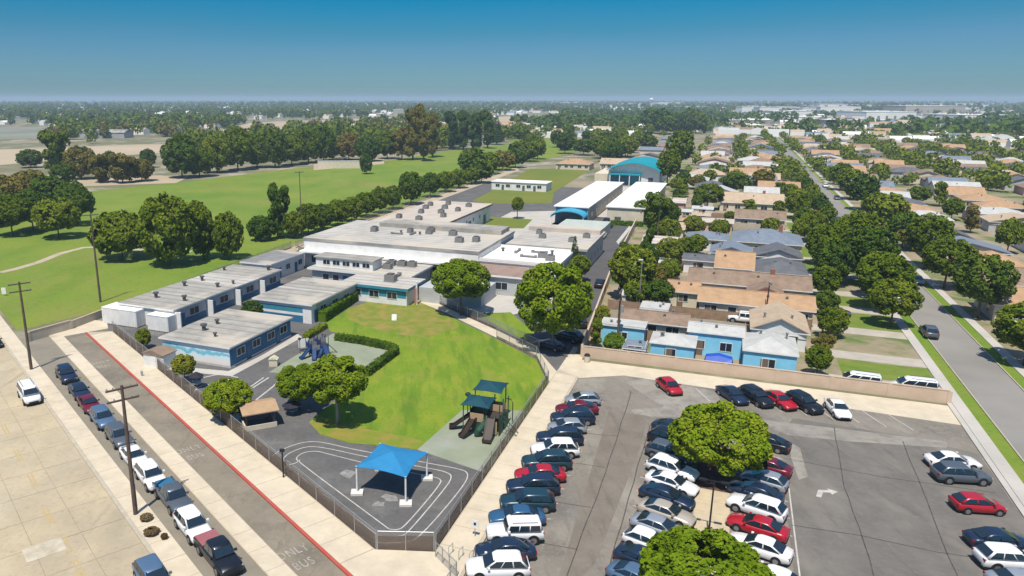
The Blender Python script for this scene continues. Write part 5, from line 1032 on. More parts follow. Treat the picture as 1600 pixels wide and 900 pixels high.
for j, (u, v, w, top, lf) in enumerate(((738, 278, 46, 232, 'dark'), (762, 272, 40, 238, 'mid'), (785, 266, 40, 236, 'olive'), (805, 262, 34, 232, 'dark'), (752, 286, 40, 250, 'dark'))):
    pt(u, v, w, top, '%s bushy tree, %s from the left in the clump heading the fence path' % (lf, ORD[[738, 752, 762, 785, 805].index(u)]), 'round', lf, 2, .1, 'clump at the head of the fence path')
# green belt beyond the sports field and between far houses
rt = random.Random(21); n = 0
while n < 44:
    u, v = rt.uniform(800, 1020), rt.uniform(206, 256)
    a, b = abp(u, v)
    if hit(a - 2, a + 2, b - 2, b + 2, 2) or -52 < a < -22 and 300 < b < 375 or (v > 248 and u > 855 and u < 925): continue
    f = gp(u, v).y
    tree(A(a, b), rt.uniform(9, 14), rt.uniform(9, 14), 'leafy tree in the green belt beyond the sports field', 'round', rt.choice(['mid', 'dark', 'mid', 'mid']), 2, .12, 'green belt beyond the sports field'); n += 1
for j in range(9):
    u = 1015 + 9 * j; tree(gp(u, 206 + rt.uniform(-3, 4)), 22, rt.uniform(19, 26), 'tall dark tree in the grove behind the far houses', 'round', 'dark', 2, .1, 'grove behind the far houses')
n = 0
while n < 62:
    a, b = rt.uniform(-20, 120), rt.uniform(200, 350)
    if 27 < a < 38.5 or hit(a - 2, a + 2, b - 2, b + 2, 1.6): continue
    if a > 60 and b > 300: continue
    g_ = ('trees among the houses up the block' if a < 27 else 'trees in the yards across the street')
    tree(A(a, b), (rt.uniform(3, 6.5) if a < 27 else rt.uniform(4, 8)), (rt.uniform(3.5, 7) if a < 27 else rt.uniform(5, 9)), {'trees among the houses up the block': 'leafy yard tree ' + near_house(a, b), 'trees in the yards across the street': 'leafy yard tree behind the houses across the street'}[g_],
         rt.choice(['round', 'round', 'open', 'wide', 'tall']), rt.choice(['mid', 'mid', 'dark', 'olive', 'mid']), 2 if b > 190 else 1, .18, g_); n += 1
for a, b, w, h, k, lf in ((-13.5, 128, 4.5, 5, 'round', 'mid'), (-16.5, 136, 4, 6, 'tall', 'dark'), (-12, 141, 5, 5, 'round', 'olive'), (-9.5, 147, 4.5, 5, 'wide', 'mid'), (-14.5, 152, 5, 7, 'round', 'dark'), (-11, 165, 6, 6, 'round', 'mid'), (-16, 168, 4, 7, 'tall', 'dark'), (-6, 178, 5, 5, 'round', 'mid'), (-13, 186, 6, 7, 'round', 'mid'), (-16, 192, 5, 8, 'open', 'dark'), (-8, 200, 6, 6, 'round', 'mid'), (-15, 209, 6, 8, 'round', 'dark'), (1.2, 178, 4, 4, 'round', 'mid'), (-2, 201, 5, 5, 'wide', 'mid'), (16, 121, 4.5, 5, 'round', 'mid'), (13.5, 108.5, 3.5, 4, 'open', 'olive'), (16.5, 134, 4, 4.5, 'round', 'dark'), (17.5, 147, 5, 6, 'round', 'mid'), (19.5, 157, 7, 9, 'round', 'dark'), (20, 166, 8, 11, 'round', 'mid'), (19.5, 177, 7, 9, 'round', 'mid'), (20, 206, 7, 8, 'round', 'mid'), (19, 220, 6, 7, 'round', 'dark'), (19, 245, 7, 9, 'round', 'mid')):
    tree(A(a, b), w, h, ({'round': 'round', 'tall': 'slim', 'wide': 'low', 'open': 'loose'}[k] + {'mid': ' green', 'dark': ' dark', 'olive': ' olive'}[lf] + ' tree ' + near_house(a, b)), k, lf, 1, .12, 'trees in the front yards' if a > 10 else 'trees in the back yards by the access road')
# ---- hedges, weeds
def hedge(name, label, pts, w, h, leaf='hedge', den=60, sz=.2, cat='hedge'):
    r = thing(name, label, cat, (pts[0].x, pts[0].y, 0)); C = []; N = []; rng = np.random.default_rng(len(pts) + int(w * 100)); core = MB()
    for p, q in zip(pts, pts[1:]):
        d = (q - p); ln = d.length; d.normalize(); o = Vector((-d.y, d.x, 0)); n = int(ln * (2 * h + w) * den)
        t = rng.uniform(0, ln, n); k = rng.uniform(0, 2 * h + w, n)
        sx = np.where(k < h, -w / 2, np.where(k < h + w, k - h - w / 2, w / 2)); sz_ = np.where(k < h, k, np.where(k < h + w, h, 2 * h + w - k))
        j = rng.normal(size=(n, 3)) * .06
        b0 = np.array(p - pts[0]); C.append(b0 + np.outer(t, d) + np.outer(sx, o) + np.outer(sz_, (0, 0, 1)) + j)
        N.append(np.outer(np.where(k < h, -1, np.where(k < h + w, 0, 1)), o) + np.outer(np.where((k > h) & (k < h + w), 1, .25), (0, 0, 1)) + rng.normal(size=(n, 3)) * .45)
        a = p - pts[0]; b = q - pts[0]; ww = o * (w / 2 - .06)
        core.prism([(a + ww)[:2], (b + ww)[:2], (b - ww)[:2], (a - ww)[:2]], 0, h - .06)
    C = np.vstack(C); N = np.vstack(N)
    put('leaves', quads_mesh('leaves', C, N, sz * rng.uniform(.6, 1.3, len(C)), rng, LEAF[leaf]), r); core.build('inner_branches', LEAF[leaf], r); return r
hedge('clipped_hedge', 'tall clipped hedge running along the left side of the school lawn', G((503, 503), (560, 465)), 1.5, 1.7)
hedge('clipped_hedge', 'wide dark green clipped hedge in front of the front office', G((594, 465), (628, 467)), 1.6, 1.6, 'mid')
hedge('clipped_hedge', 'small dark green clipped hedge left of the wide one', G((574, 461), (588, 463)), 1.5, 1.6, 'mid')
hedge('low_hedge', 'low dark hedge wrapping round the blue play structure', G((525, 531), (565, 537), (612, 547), (619, 553), (572, 588)), 0.9, 1.0, 'dark')
hedge('low_hedge', 'low green hedge between the classroom and the lawn', G((478, 530), (508, 512)), 1.0, .8, 'mid')
hedge('green_strip', 'low green planting in front of the right white roofed hall', [A(-31, 212.5), A(-22, 213.5)], 1.6, 1.2, 'hedge', 25, .35, 'planting')
for j, (u, v) in enumerate(((229, 812), (237, 834), (257, 842))):
    q = gp(u, v, .14); r_ = tree(q, (1.1, 1.3, .6)[j], (.5, .5, .5)[j], ['dry brown weed clump beside the base of the tall utility pole', 'larger dry brown weed clump on the sidewalk strip', 'smallest dry weed on the sidewalk strip'][j], 'wide', 'dry', 2, .05, name='dry_weed')
    r_['category'] = 'weed'
# ---- far trees: woods that read as one mass
def far_woods(name, sampler, n, leaf, seed, per=26, hmin=9, hmax=17):
    rng = np.random.default_rng(seed); P = sampler(rng, n); n = len(P)
    h = rng.uniform(hmin, hmax, n); w = h * rng.uniform(.8, 1.25, n)
    d = rng.normal(size=(n, per, 3)); d /= np.linalg.norm(d, axis=2)[:, :, None]
    C = P[:, None, :] + d * np.stack([w * .42, w * .42, h * .42], 1)[:, None, :] * rng.uniform(.6, 1, (n, per, 1)); C[:, :, 2] += (h * .52)[:, None]
    N = d * .7 + rng.normal(size=d.shape) * .6; S_ = (np.repeat(w[:, None], per, 1) * rng.uniform(.5, 1.0, (n, per)) * 1.9 / math.sqrt(per)).ravel()
    o = put(name, quads_mesh(name, C.reshape(-1, 3), N.reshape(-1, 3), S_, rng, LEAF[leaf])); o['kind'] = 'stuff'
    return o
def polar(r0, r1, a0, a1, skip=None, clump=0.0):
    def f(rng, n):
        r = np.sqrt(rng.uniform(r0 ** 2, r1 ** 2, n)) if not clump else r0 * (r1 / r0) ** rng.random(n); a = np.radians(rng.uniform(a0, a1, n)); x, y = r * np.sin(a), r * np.cos(a)
        k = np.sin(x * .013 + 1.3) * np.sin(y * .011 + .7) + np.sin(x * .0051 - y * .0043) * .8 + rng.normal(size=n) * .45
        ok = k > clump - 1.2
        if skip: ok &= ~skip(x, y)
        return np.stack([x, y, np.zeros(n)], 1)[ok]
    return f
def in_poly(poly):
    P = [(p.x, p.y) for p in poly]
    def f(x, y):
        c = np.zeros(len(x), bool)
        for (x0, y0), (x1, y1) in zip(P, P[1:] + P[:1]):
            s = ((y0 > y) != (y1 > y)) & (x < (x1 - x0) * (y - y0) / (y1 - y0 + 1e-9) + x0); c ^= s
        return c
    return f
z1 = in_poly(G((-320, 272), (0, 262), (120, 250), (255, 242), (305, 232), (315, 222), (75, 226), (80, 196), (-320, 196))); z2 = in_poly(G((300, 218), (390, 190), (640, 181), (645, 192), (520, 202), (400, 211))); z3 = in_poly(G((765, 181), (870, 177), (885, 193), (770, 199)))
zp = in_poly(G((-330, 345), (-60, 312), (128, 300), (290, 284), (450, 262), (620, 245), (815, 220), (860, 262), (480, 400), (27, 517)))
# nearer scatter must stay clear of the school grid
def skip(x, y):
    a = x * GC - y * GS; b = x * GS + y * GC
    return z1(x, y) | z2(x, y) | z3(x, y) | zp(x, y) | ((a > -120) & (a < 160) & (b < 690))
far_woods('near_wood', polar(620, 1000, -44, 6, skip, .85), 300, 'mid', 3, 110)
far_woods('near_wood', polar(560, 1000, -44, 4, skip, 1.0), 260, 'olive', 4, 110)
far_woods('near_wood', polar(430, 640, -18, 8, skip, .5), 260, 'mid', 14, 140)
far_woods('far_wood', polar(950, 2600, -46, 12, skip, .8), 4600, 'mid', 5, 44)
far_woods('far_wood', polar(800, 2600, 8, 50, skip, .95), 3000, 'dark', 6, 40)
far_woods('far_wood', polar(2500, 7000, -46, 50, skip, .5), 7000, 'mid', 7, 12, 12, 22)
far_woods('yard_trees', polar(640, 1500, 6, 50, skip, .5), 1900, 'mid', 8, 50, 5, 10)
def yards(rng, n):
    a = rng.uniform(-20, 155, n); b = rng.uniform(345, 700, n); ok = [not (27.4 < p < 37.8 or hit(p - 2, p + 2, q - 2, q + 2, 1.2)) for p, q in zip(a, b)]
    P = np.stack([a * GC + b * GS, -a * GS + b * GC, a * 0], 1)[np.array(ok)]; return P
far_woods('yard_trees', yards, 1050, 'mid', 9, 110, 4, 9)
def verge_trees(rng, n):
    b = rng.uniform(345, 900, n); a = np.where(rng.random(n) < .5, rng.normal(24.5, 1.2, n), rng.normal(38.8, .8, n)); return np.stack([a * GC + b * GS, -a * GS + b * GC, a * 0], 1)
far_woods('verge_trees', verge_trees, 80, 'mid', 19, 130, 4.5, 8)
# ------------------------------------------------------------------ walls and fences
M['tan_wall'] = mat('tan_block_wall', (0.57, 0.43, 0.32), (0.49, 0.37, 0.27), 0.5, 0.9, 0.04, detail=8, world_co=True)
M['tan_cap'] = mat('wall_cap_block', (0.52, 0.41, 0.30), (0.44, 0.35, 0.26), 1.0, 0.9, world_co=True)
M['pale_wall'] = mat('pale_block_wall', (0.50, 0.44, 0.34), (0.43, 0.375, 0.29), 0.6, 0.9, detail=7, world_co=True)
def wall(name, label, p, q, h, m, cap, th=.2, z0=0.0, pil=6.0):
    d = q - p; ln = d.length; ang = math.atan2(d.y, d.x)
    r = thing(name, label, 'wall', (p.x, p.y, z0), ang)
    MB().box(0, ln, -th / 2, th / 2, 0, h).build('block_face', M[m], r)
    n = max(1, int(ln / 2.4)); k = ln / n; me = MB().box(.01, k - .01, -th / 2 - .04, th / 2 + .04, 0, .09).mesh('cap_block', M[cap])
    for i in range(n): put('cap_block', me, r, (i * k, 0, h))
    n = max(1, int(ln / pil)); me = MB().box(-.22, .22, -th / 2 - .06, th / 2 + .06, 0, h - .01).mesh('pilaster', M[m])
    for i in range(n + 1): put('pilaster', me, r, (i * ln / n, 0, 0))
    return r
wall('block_wall', 'long tan block wall between the car park and the sky blue house', A(-16.9, 98.25), A(26.2, 98.6), 1.6, 'tan_wall', 'tan_cap')
wall('block_wall', 'tan block wall running up beside the access road', A(-17.1, 98.4), A(-21.0, 150), 1.75, 'tan_wall', 'tan_cap')
wall('block_wall', 'farther tan block wall along the upper access road', A(-21.0, 150.2), A(-25, 232), 1.75, 'pale_wall', 'tan_cap')
wall('block_wall', 'sand coloured block wall between park and bus lane end', gp(46, 534), gp(112, 515), 1.5, 'pale_wall', 'tan_cap')
wall('block_wall', 'sand coloured block wall from the bus lane end along the park path', gp(112.6, 514.6), gp(176, 490), 1.3, 'pale_wall', 'tan_cap')
def mesh_mat():
    m = bpy.data.materials.new('chain_link_with_brown_screen'); m.use_nodes = True; t = m.node_tree; b = t.nodes['Principled BSDF']
    b.inputs['Base Color'].default_value = (0.155, 0.115, 0.085, 1); b.inputs['Roughness'].default_value = 0.9
    g = t.nodes.new('ShaderNodeTexCoord'); n = t.nodes.new('ShaderNodeTexNoise'); n.inputs['Scale'].default_value = 0.8; n.inputs['Detail'].default_value = 4; t.links.new(g.outputs['Object'], n.inputs['Vector'])
    r = t.nodes.new('ShaderNodeMapRange'); r.inputs[1].default_value = .35; r.inputs[2].default_value = .65; r.inputs[3].default_value = .42; r.inputs[4].default_value = .70; t.links.new(n.outputs['Fac'], r.inputs[0]); t.links.new(r.outputs[0], b.inputs['Alpha']); return m
M['screen'] = mesh_mat()
def open_mesh():
    m = bpy.data.materials.new('open_chain_link'); m.use_nodes = True; t = m.node_tree; b = t.nodes['Principled BSDF']; b.inputs['Base Color'].default_value = (0.30, 0.29, 0.27, 1); b.inputs['Alpha'].default_value = 0.16; return m
M['link'] = open_mesh()
post_me = {}
def fence(label, pts, h=1.8, screen=1.2, step=3.0, z=0.0, name='chain_link_fence', pm='steel', cat='fence'):
    o0 = pts[0]; r = thing(name, label, cat, (o0.x, o0.y, z)); rails = MB(); sc_ = MB(); lk = MB()
    k = (h, pm)
    if k not in post_me: post_me[k] = MB().tube([(0, 0, 0), (0, 0, h + .08)], .045, 8).mesh('post', M[pm])
    for p, q in zip(pts, pts[1:]):
        a, b = p - o0, q - o0; ln = (b - a).length; n = max(1, round(ln / step)); d = (b - a).normalized(); nn = Vector((-d.y, d.x, 0)) * .012
        for i in range(n): put('post', post_me[k], r, (a + (b - a) * (i / n)))
        rails.tube([a + Vector((0, 0, h)), b + Vector((0, 0, h))], .03, 6)
        def panel(mb, z0, z1):
            mb.prism([(a + nn)[:2], (b + nn)[:2], (b - nn)[:2], (a - nn)[:2]], z0, z1)
        if screen: panel(sc_, .05, screen)
        if h - screen > .2: panel(lk, screen + .02, h - .04)
    put('post', post_me[k], r, pts[-1] - o0); rails.build('top_rail', M[pm], r)
    if screen: sc_.build('privacy_screen', M['screen'], r)
    if lk.v: lk.build('mesh_panel', M['link'], r)
    return r
fence('chain link fence with brown screening along the bus lane sidewalk', [S(115.2, 28.75), S(95, 28.8), S(59, 28.75), S(43.2, 28.75)], 1.8, 1.45)
fence('chain link fence with brown screening across the corner by the blue shade canopy', [S(43.1, 28.8), A(-19.1, 47.85)], 1.8, 1.45)
fence('chain link fence with brown screening between playground and parking lot sidewalk', [A(-19.05, 48.1), A(-19.05, 86.3)], 1.8, 1.3)
fence('chain link fence at the lawn end beside the concrete apron', [A(-19.05, 86.6), gp(838, 560), gp(776, 529)], 1.7, .5)
fence('chain link fence along the walkway and small lawn', G((842, 548), (780, 517), (700, 481), (668, 466)), 1.6, .4)
fence('chain link gate fence beside the bike area at the sidewalk corner', [A(-18.7, 47.2), A(-16.3, 45.4), A(-16.4, 43.0)], 1.3, 0, 1.2, .14, 'gate_fence')
fence('low fence between classrooms and park path', G((183, 492), (340, 432), (455, 388)), 1.7, .3, 4.0)
fence('long fence along the park path beside the main hall', G((462, 388), (600, 336), (788, 269)), 1.7, .2, 5.0)
# ------------------------------------------------------------------ poles
M['pole_wood'] = mat('creosote_pole_wood', (0.085, 0.06, 0.045), (0.13, 0.095, 0.07), 1.5, 0.9)
def utility_pole(label, base, h, arms=2, lean=0.0, transformer=False, az=SA, r0=.19):
    r = thing('utility_pole', label, 'utility pole', base, math.pi / 2 - az)
    MB().tube([(0, 0, 0), (lean * .5, 0, h * .5), (lean, 0, h)], [r0, r0 * .85, r0 * .62], 10).build('pole', M['pole_wood'], r)
    for i in range(arms):
        z = h - .35 - 1.0 * i
        a = MB().box(lean - .07, lean + .07, -1.3, 1.3, z, z + .14).build('crossarm', M['pole_wood'], r)
        for y in (-1.2, -.7, .7, 1.2): put('insulator', ins_me, a, (lean, y, z + .14))
    if transformer:
        MB().tube([(.32, 0, h - 3.2), (.32, 0, h - 2.2)], .28, 12).build('transformer', M['steel'], r)
    MB().box(-.02 + lean * .2, .02 + lean * .2, -r0 - .02, -r0 + .03, .3, 2.8).build('ground_wire_guard', M['steel'], r)
    return r
ins_me = MB().tube([(0, 0, 0), (0, 0, .16)], .06, 8).mesh('insulator', M['steel'])
def pole_h(u0, v0, vt):
    q = gp(u0, v0); f = q.y * CT + CAM_H * ST; return (v0 - vt) / FPX * f / CT * .985
utility_pole('tall dark utility pole on the sidewalk strip beside the white sedan', gp(212, 803, .14), pole_h(212, 802, 592), 2)
utility_pole('dark utility pole on the sidewalk strip at the park corner', gp(49, 577, .14), pole_h(49, 577, 439), 2)
utility_pole('dark utility pole inside the park beyond the sand wall', gp(157, 472), pole_h(157, 472, 335), 1)
utility_pole('thin distant utility pole by the park fence trees', gp(472, 372), pole_h(472, 372, 270), 1, r0=.15)
utility_pole('utility pole with dark transformer in front of the sky blue carport', gp(964, 545), pole_h(964, 545, 452), 2, transformer=True, az=GA + math.pi / 2)
utility_pole('thin utility pole in the back yards right of the access road', gp(1026, 388), pole_h(1026, 388, 318), 1, az=GA + math.pi / 2, r0=.14)
utility_pole('short utility stub pole behind the white gable house', A(7.0, 124.2), 7.0, 1, az=GA + math.pi / 2, r0=.14)
q = gp(998, 482); r = thing('light_pole', 'slim pale light pole in front of the large dark tree', 'light pole', q)
MB().tube([(0, 0, 0), (0, 0, 8.6)], [.09, .06], 8).build('pole', M['steel'], r); MB().box(-.6, .1, -.12, .12, 8.5, 8.65).build('lamp_head', M['white_trim'], r)
r = thing('parking_lot_lamp', 'dark double-headed lamp post standing on the bare concrete island', 'lamp post', A(1.0, 58.4, .14), -GA)
MB().tube([(0, 0, 0), (0, 0, .5)], .22, 12).build('footing', M['kerb'], r); MB().tube([(0, 0, .5), (0, 0, 5.0)], [.08, .06], 8).build('pole', M['trim'], r); MB().box(-.75, .75, -.04, .04, 4.95, 5.04).build('arm', M['trim'], r)
for s in (-1, 1): MB().box(s * .85 - .32, s * .85 + .32, -.15, .15, 4.92, 5.06).build('lamp_head', M['trim'], r)
r = thing('fence_light', 'small dark lamp post just inside the fence by the painted track', 'lamp post', gp(443, 748)); MB().tube([(0, 0, 0), (0, 0, 2.9)], .07, 8).build('pole', M['trim'], r); MB().box(-.22, .22, -.16, .16, 2.85, 3.05).build('lamp_head', M['trim'], r)
# flag pole by the office
r = thing('flag_pole', 'white and red painted pole at the top of the lawn beside the office', 'pole', gp(651, 476)); MB().tube([(0, 0, 0), (0, 0, 4.2)], .16, 10).build('pole', M['white_trim'], r); MB().box(-.35, .0, -.18, .18, .3, 3.0).build('red_panel', flat('faded_red_paint', (0.45, 0.17, 0.15)), r)
# ------------------------------------------------------------------ playground
def canopy_mesh(C, rise, z, sag, th=.04, n=8):
    """a four-cornered hip canopy with sagging edges; C = corners"""
    mid = sum((Vector(c) for c in C), Vector((0, 0, 0))) / 4; b = MB(); top = []
    for k in range(4):
        p, q = Vector(C[k]), Vector(C[(k + 1) % 4])
        for i in range(n):
            t = i / n; e = p.lerp(q, t); inn = (mid - e) * (sag * 4 * t * (1 - t)); top.append((e.x + inn.x, e.y + inn.y, z + rise * sag * 4 * t * (1 - t) * .6))
    m = len(top); ridge = [(mid.x + (x - mid.x) * .5, mid.y + (y - mid.y) * .5, z + rise * .52 + (zz - z) * .3) for x, y, zz in top]
    vs = top + ridge + [(mid.x, mid.y, z + rise)]; fs = [(i, (i + 1) % m, m + (i + 1) % m, m + i) for i in range(m)] + [(m + i, m + (i + 1) % m, 2 * m) for i in range(m)]
    b.add(vs, fs); b.add([(x, y, zz - th) for x, y, zz in vs], [f[::-1] for f in fs])
    for i in range(m): b.add([top[i], top[(i + 1) % m], (top[(i + 1) % m][0], top[(i + 1) % m][1], top[(i + 1) % m][2] - th), (top[i][0], top[i][1], top[i][2] - th)], [(0, 3, 2, 1)])
    return b
M['blue_sail'] = mat('blue_shade_fabric', (0.022, 0.20, 0.40), (0.018, 0.165, 0.345), 0.8, 0.75)
M['teal_sail'] = mat('dark_teal_shade_fabric', (0.006, 0.060, 0.070), (0.006, 0.042, 0.075), 0.8, 0.7)
c0 = gp(612, 757); r = thing('shade_canopy', 'bright blue four-post shade canopy on the painted track', 'shade canopy', c0)
corners = [gp(558, 771) - c0, gp(634, 788) - c0, gp(667, 748) - c0]; corners.append(corners[0] + corners[2] - corners[1])
for c_ in corners:
    p = MB().tube([(c_.x, c_.y, 0), (c_.x, c_.y, 2.75)], .085, 10).build('post', M['white_trim'], r)
    MB().box(c_.x - .55, c_.x + .55, c_.y - .45, c_.y + .45, 0.0, .22).build('footing', mat('white_footing', (0.66, 0.63, 0.57), None, 2, .9), r)
big = [(c_.x * 1.05, c_.y * 1.05, 0) for c_ in corners]
canopy_mesh(big, .85, 2.72, .10).build('canopy', M['blue_sail'], r, False)
M['brownplastic'] = mat('brown_slide_plastic', (0.04, 0.024, 0.017), (0.03, 0.019, 0.014), 1.5, .5); M['greenmetal'] = flat('green_post_paint', (0.025, 0.075, 0.045), .5); M['tanpanel'] = flat('tan_play_panel', (0.40, 0.28, 0.16), .6); M['deck'] = flat('dark_deck_metal', (0.05, 0.04, 0.035), .6)
def play(label, loc, rz, slide, post, panel, sails, scale=1.0):
    r = thing('play_structure', label, 'play structure', loc, rz); r.scale = (scale,) * 3
    decks = [(0, 0, 1.5), (1.6, 0, 1.9), (0, 1.7, 1.2), (1.7, 1.8, 1.5)]
    for x, y, z in decks:
        MB().box(x - .75, x + .75, y - .75, y + .75, z, z + .08).build('deck', M['deck'], r)
        for sx in (-.72, .72):
            for sy in (-.72, .72): MB().tube([(x + sx, y + sy, 0), (x + sx, y + sy, z + 1.6)], .06, 7).build('post', post, r)
        MB().box(x - .7, x + .7, y + .68, y + .74, z + .15, z + .85).build('play_panel', panel, r)
    def sl(p, d, L_, h, w=.42):
        ang = math.atan2(d[1], d[0]); b = MB(); prof = [(0, h), (L_ * .12, h), (L_ * .8, .28), (L_, .2)]
        for side, y0, y1 in ((0, -w, w), (1, -w - .07, -w), (1, w, w + .07)):
            hgt = .05 if not side else .28
            b.loft([[(x, y0, z), (x, y1, z), (x, y1, z + hgt), (x, y0, z + hgt)] for x, z in prof])
        put('slide', b.mesh('slide', slide), r, p, ang)
    sl((-.75, -.1, 0), (-1, -.3), 2.3, 1.5, .3); sl((-.3, -.75, 0), (-.45, -1), 2.0, 1.5, .3); sl((1.5, -.75, 0), (.05, -1), 2.2, 1.9, .38)
    for x, y, z in decks:
        MB().box(x + .74, x + .8, y - .6, y + .6, .1, z - .05).build('climb_wall', post, r); MB().box(x - .8, x - .74, y - .6, y + .6, z + .1, z + .9).build('play_panel', post, r); MB().box(x - .5, x + .5, y - .8, y - .74, .15, z * .8).build('play_panel', post if x < 1 else panel, r)
    MB().tube([(1.0, -.6, 1.9), (.9, -1.2, 1.4), (.5, -1.6, .8), (.2, -1.5, .25)], .32, 10).build('tube_slide', post, r)
    MB().loft([[(x_, -.8 - q_, 1.3 + z_) for x_, z_ in ((-.7, 0), (.7, 0), (.7, .9), (-.7, .9))] for q_ in (0, .05)]).build('play_panel', panel, r)
    rings = MB()
    for k in range(5): t = k / 4; rings.tube([(2.4 + 1.6 * t, .2 + .3 * t, 1.9 - 1.8 * t), (2.4 + 1.6 * t, -.6 + .3 * t, 1.9 - 1.8 * t)], .04, 6)
    rings.tube([(2.35, .2, 1.95), (4.1, .5, .05)], .045, 6); rings.tube([(2.35, -.6, 1.95), (4.1, -.3, .05)], .045, 6); rings.build('climber', post, r)
    MB().tube([(2.9, 2.6, 0), (2.9, 2.6, 2.4), (2.7, 2.5, 2.8), (2.2, 2.3, 2.9)], .05, 7).build('arch_climber', M['trim'], r)
    MB().tube([(-1.9, 2.3, 0), (-1.9, 2.3, 2.7)], .05, 7).build('spinner_pole', M['trim'], r); MB().loft([[(-1.9 + q_ * math.cos(i * .628), 2.3 + q_ * math.sin(i * .628), zz) for i in range(10)] for q_, zz in ((.12, 2.55), (.3, 2.7), (.3, 2.85), (.1, 3.0))]).build('spinner_top', M['trim'], r)
    for (x, y, z, w) in sails:
        for sx, sy in ((-w * .42, -w * .42), (w * .42, w * .42)): MB().tube([(x + sx, y + sy, 0), (x + sx, y + sy, z + .1)], .06, 7).build('sail_post', post, r)
        canopy_mesh([(x - w / 2, y - w / 2, 0), (x + w / 2, y - w / 2, 0), (x + w / 2, y + w / 2, 0), (x - w / 2, y + w / 2, 0)], .55, z, .08).build('shade_sail', M['teal_sail'], r)
    return r
play('brown and green play structure with two dark teal shade squares at the lawn edge', gp(748, 672), -.35, M['brownplastic'], M['greenmetal'], M['tanpanel'], [(-.1, .2, 3.1, 3.0), (.5, 2.6, 3.9, 3.1)], 1.06)
play('small blue play structure behind the hedge beside the classroom', gp(492, 556), .5, flat('blue_slide_plastic', (0.010, 0.045, 0.15)), flat('blue_post_paint', (0.012, 0.04, 0.12)), flat('grey_play_panel', (0.22, 0.22, 0.24)), [], .8)
# open hut with the tan roof
q = gp(404, 662); r = thing('open_hut', 'small open hut with tan pitched roof and low white walls inside the fence', 'hut', q, R(24))
for x in (-1.55, 1.55):
    for y in (-1.3, 1.3): MB().box(x - .09, x + .09, y - .09, y + .09, 0, 2.0).build('post', M['brown_trim'], r)
hr = MB(); hr.loft([[(x, -1.9, 1.95), (x, 0, 2.5), (x, 0, 2.62), (x, -1.9, 2.07)] for x in (-2.0, 2.0)]); hr.loft([[(x, 1.9, 1.95), (x, 0, 2.5), (x, 0, 2.62), (x, 1.9, 2.07)] for x in (-2.0, 2.0)]); hr.build('roof', mat('tan_hut_roof', (0.40, 0.27, 0.16), (0.34, 0.225, 0.135), 1.2, .9), r)
for args in ((-1.75, 1.75, -1.5, -1.36), (-1.75, -1.61, -1.34, 1.3), (1.61, 1.75, -1.34, .3)): MB().box(*args, 0, .55).build('low_wall', M['cream_wall'], r)
MB().box(-1.2, 1.2, .3, .75, .4, .48).box(-1.1, -1.0, .35, .7, 0, .4).box(1.0, 1.1, .35, .7, 0, .4).build('bench', M['brown_trim'], r)
# dark umbrellas over small tables
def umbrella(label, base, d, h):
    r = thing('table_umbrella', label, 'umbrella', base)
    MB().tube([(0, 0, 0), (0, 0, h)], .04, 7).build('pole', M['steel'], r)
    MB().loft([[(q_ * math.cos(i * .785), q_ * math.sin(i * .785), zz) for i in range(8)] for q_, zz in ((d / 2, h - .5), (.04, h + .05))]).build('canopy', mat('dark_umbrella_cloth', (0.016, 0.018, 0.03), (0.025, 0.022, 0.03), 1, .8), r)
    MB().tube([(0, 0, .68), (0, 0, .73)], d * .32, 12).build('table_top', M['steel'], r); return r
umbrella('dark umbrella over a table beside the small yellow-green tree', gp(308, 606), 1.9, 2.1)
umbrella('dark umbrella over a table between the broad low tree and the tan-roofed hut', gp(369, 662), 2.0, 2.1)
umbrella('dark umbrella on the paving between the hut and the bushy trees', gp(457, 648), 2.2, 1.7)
# small things
r = thing('play_house', 'small pale yellow box house on the yard in front of the classroom', 'play house', gp(428, 571)); MB().box(-.55, .55, -.5, .5, 0, .95).build('wall', M['cream_wall'], r); MB().loft([[(-.62, y, .96), (.62, y, .96), (0, y, 1.35)] for y in (-.58, .58)]).build('roof', mat('pale_yellow_plastic', (0.60, 0.58, 0.38), None, 2, .6), r)
r = thing('play_board', 'white upright board left of the blue play structure', 'board', gp(475, 548), R(20)); MB().box(-.75, .75, -.05, .05, .5, 1.8).build('panel', M['white_trim'], r)
for x in (-.6, .6): MB().tube([(x, 0, 0), (x, 0, .5)], .05, 6).build('leg', M['steel'], r)
r = thing('sandwich_board', 'small white folding board standing on the school lawn', 'sign', gp(616, 500)); MB().add([(-.4, -.3, 0), (.4, -.3, 0), (.4, 0, 1.0), (-.4, 0, 1.0), (-.4, -.26, 0), (.4, -.26, 0), (.4, .04, 1.0), (-.4, .04, 1.0)], [(0, 1, 2, 3), (7, 6, 5, 4), (0, 3, 7, 4), (1, 5, 6, 2), (2, 6, 7, 3)]).build('front_panel', M['white_trim'], r); MB().box(-.4, .4, .25, .29, 0, .9).build('back_panel', M['white_trim'], r)
r = thing('litter_bin', 'dark litter bin against the tan wall at the concrete apron', 'bin', gp(917, 566)); MB().tube([(0, 0, 0), (0, 0, .95)], [.36, .42], 12).build('body', M['cream_wall'], r); MB().tube([(0, 0, .95), (0, 0, 1.2)], [.44, .3], 12).build('lid', M['trim'], r)
r = thing('fire_hydrant', 'small grey hydrant at the red kerb', 'hydrant', gp(222, 587, .14)); MB().tube([(0, 0, 0), (0, 0, .62), (0, 0, .75)], [.14, .13, .05], 10).build('body', M['steel'], r); MB().tube([(-.2, 0, .45), (.2, 0, .45)], .06, 8).build('outlet', M['steel'], r)
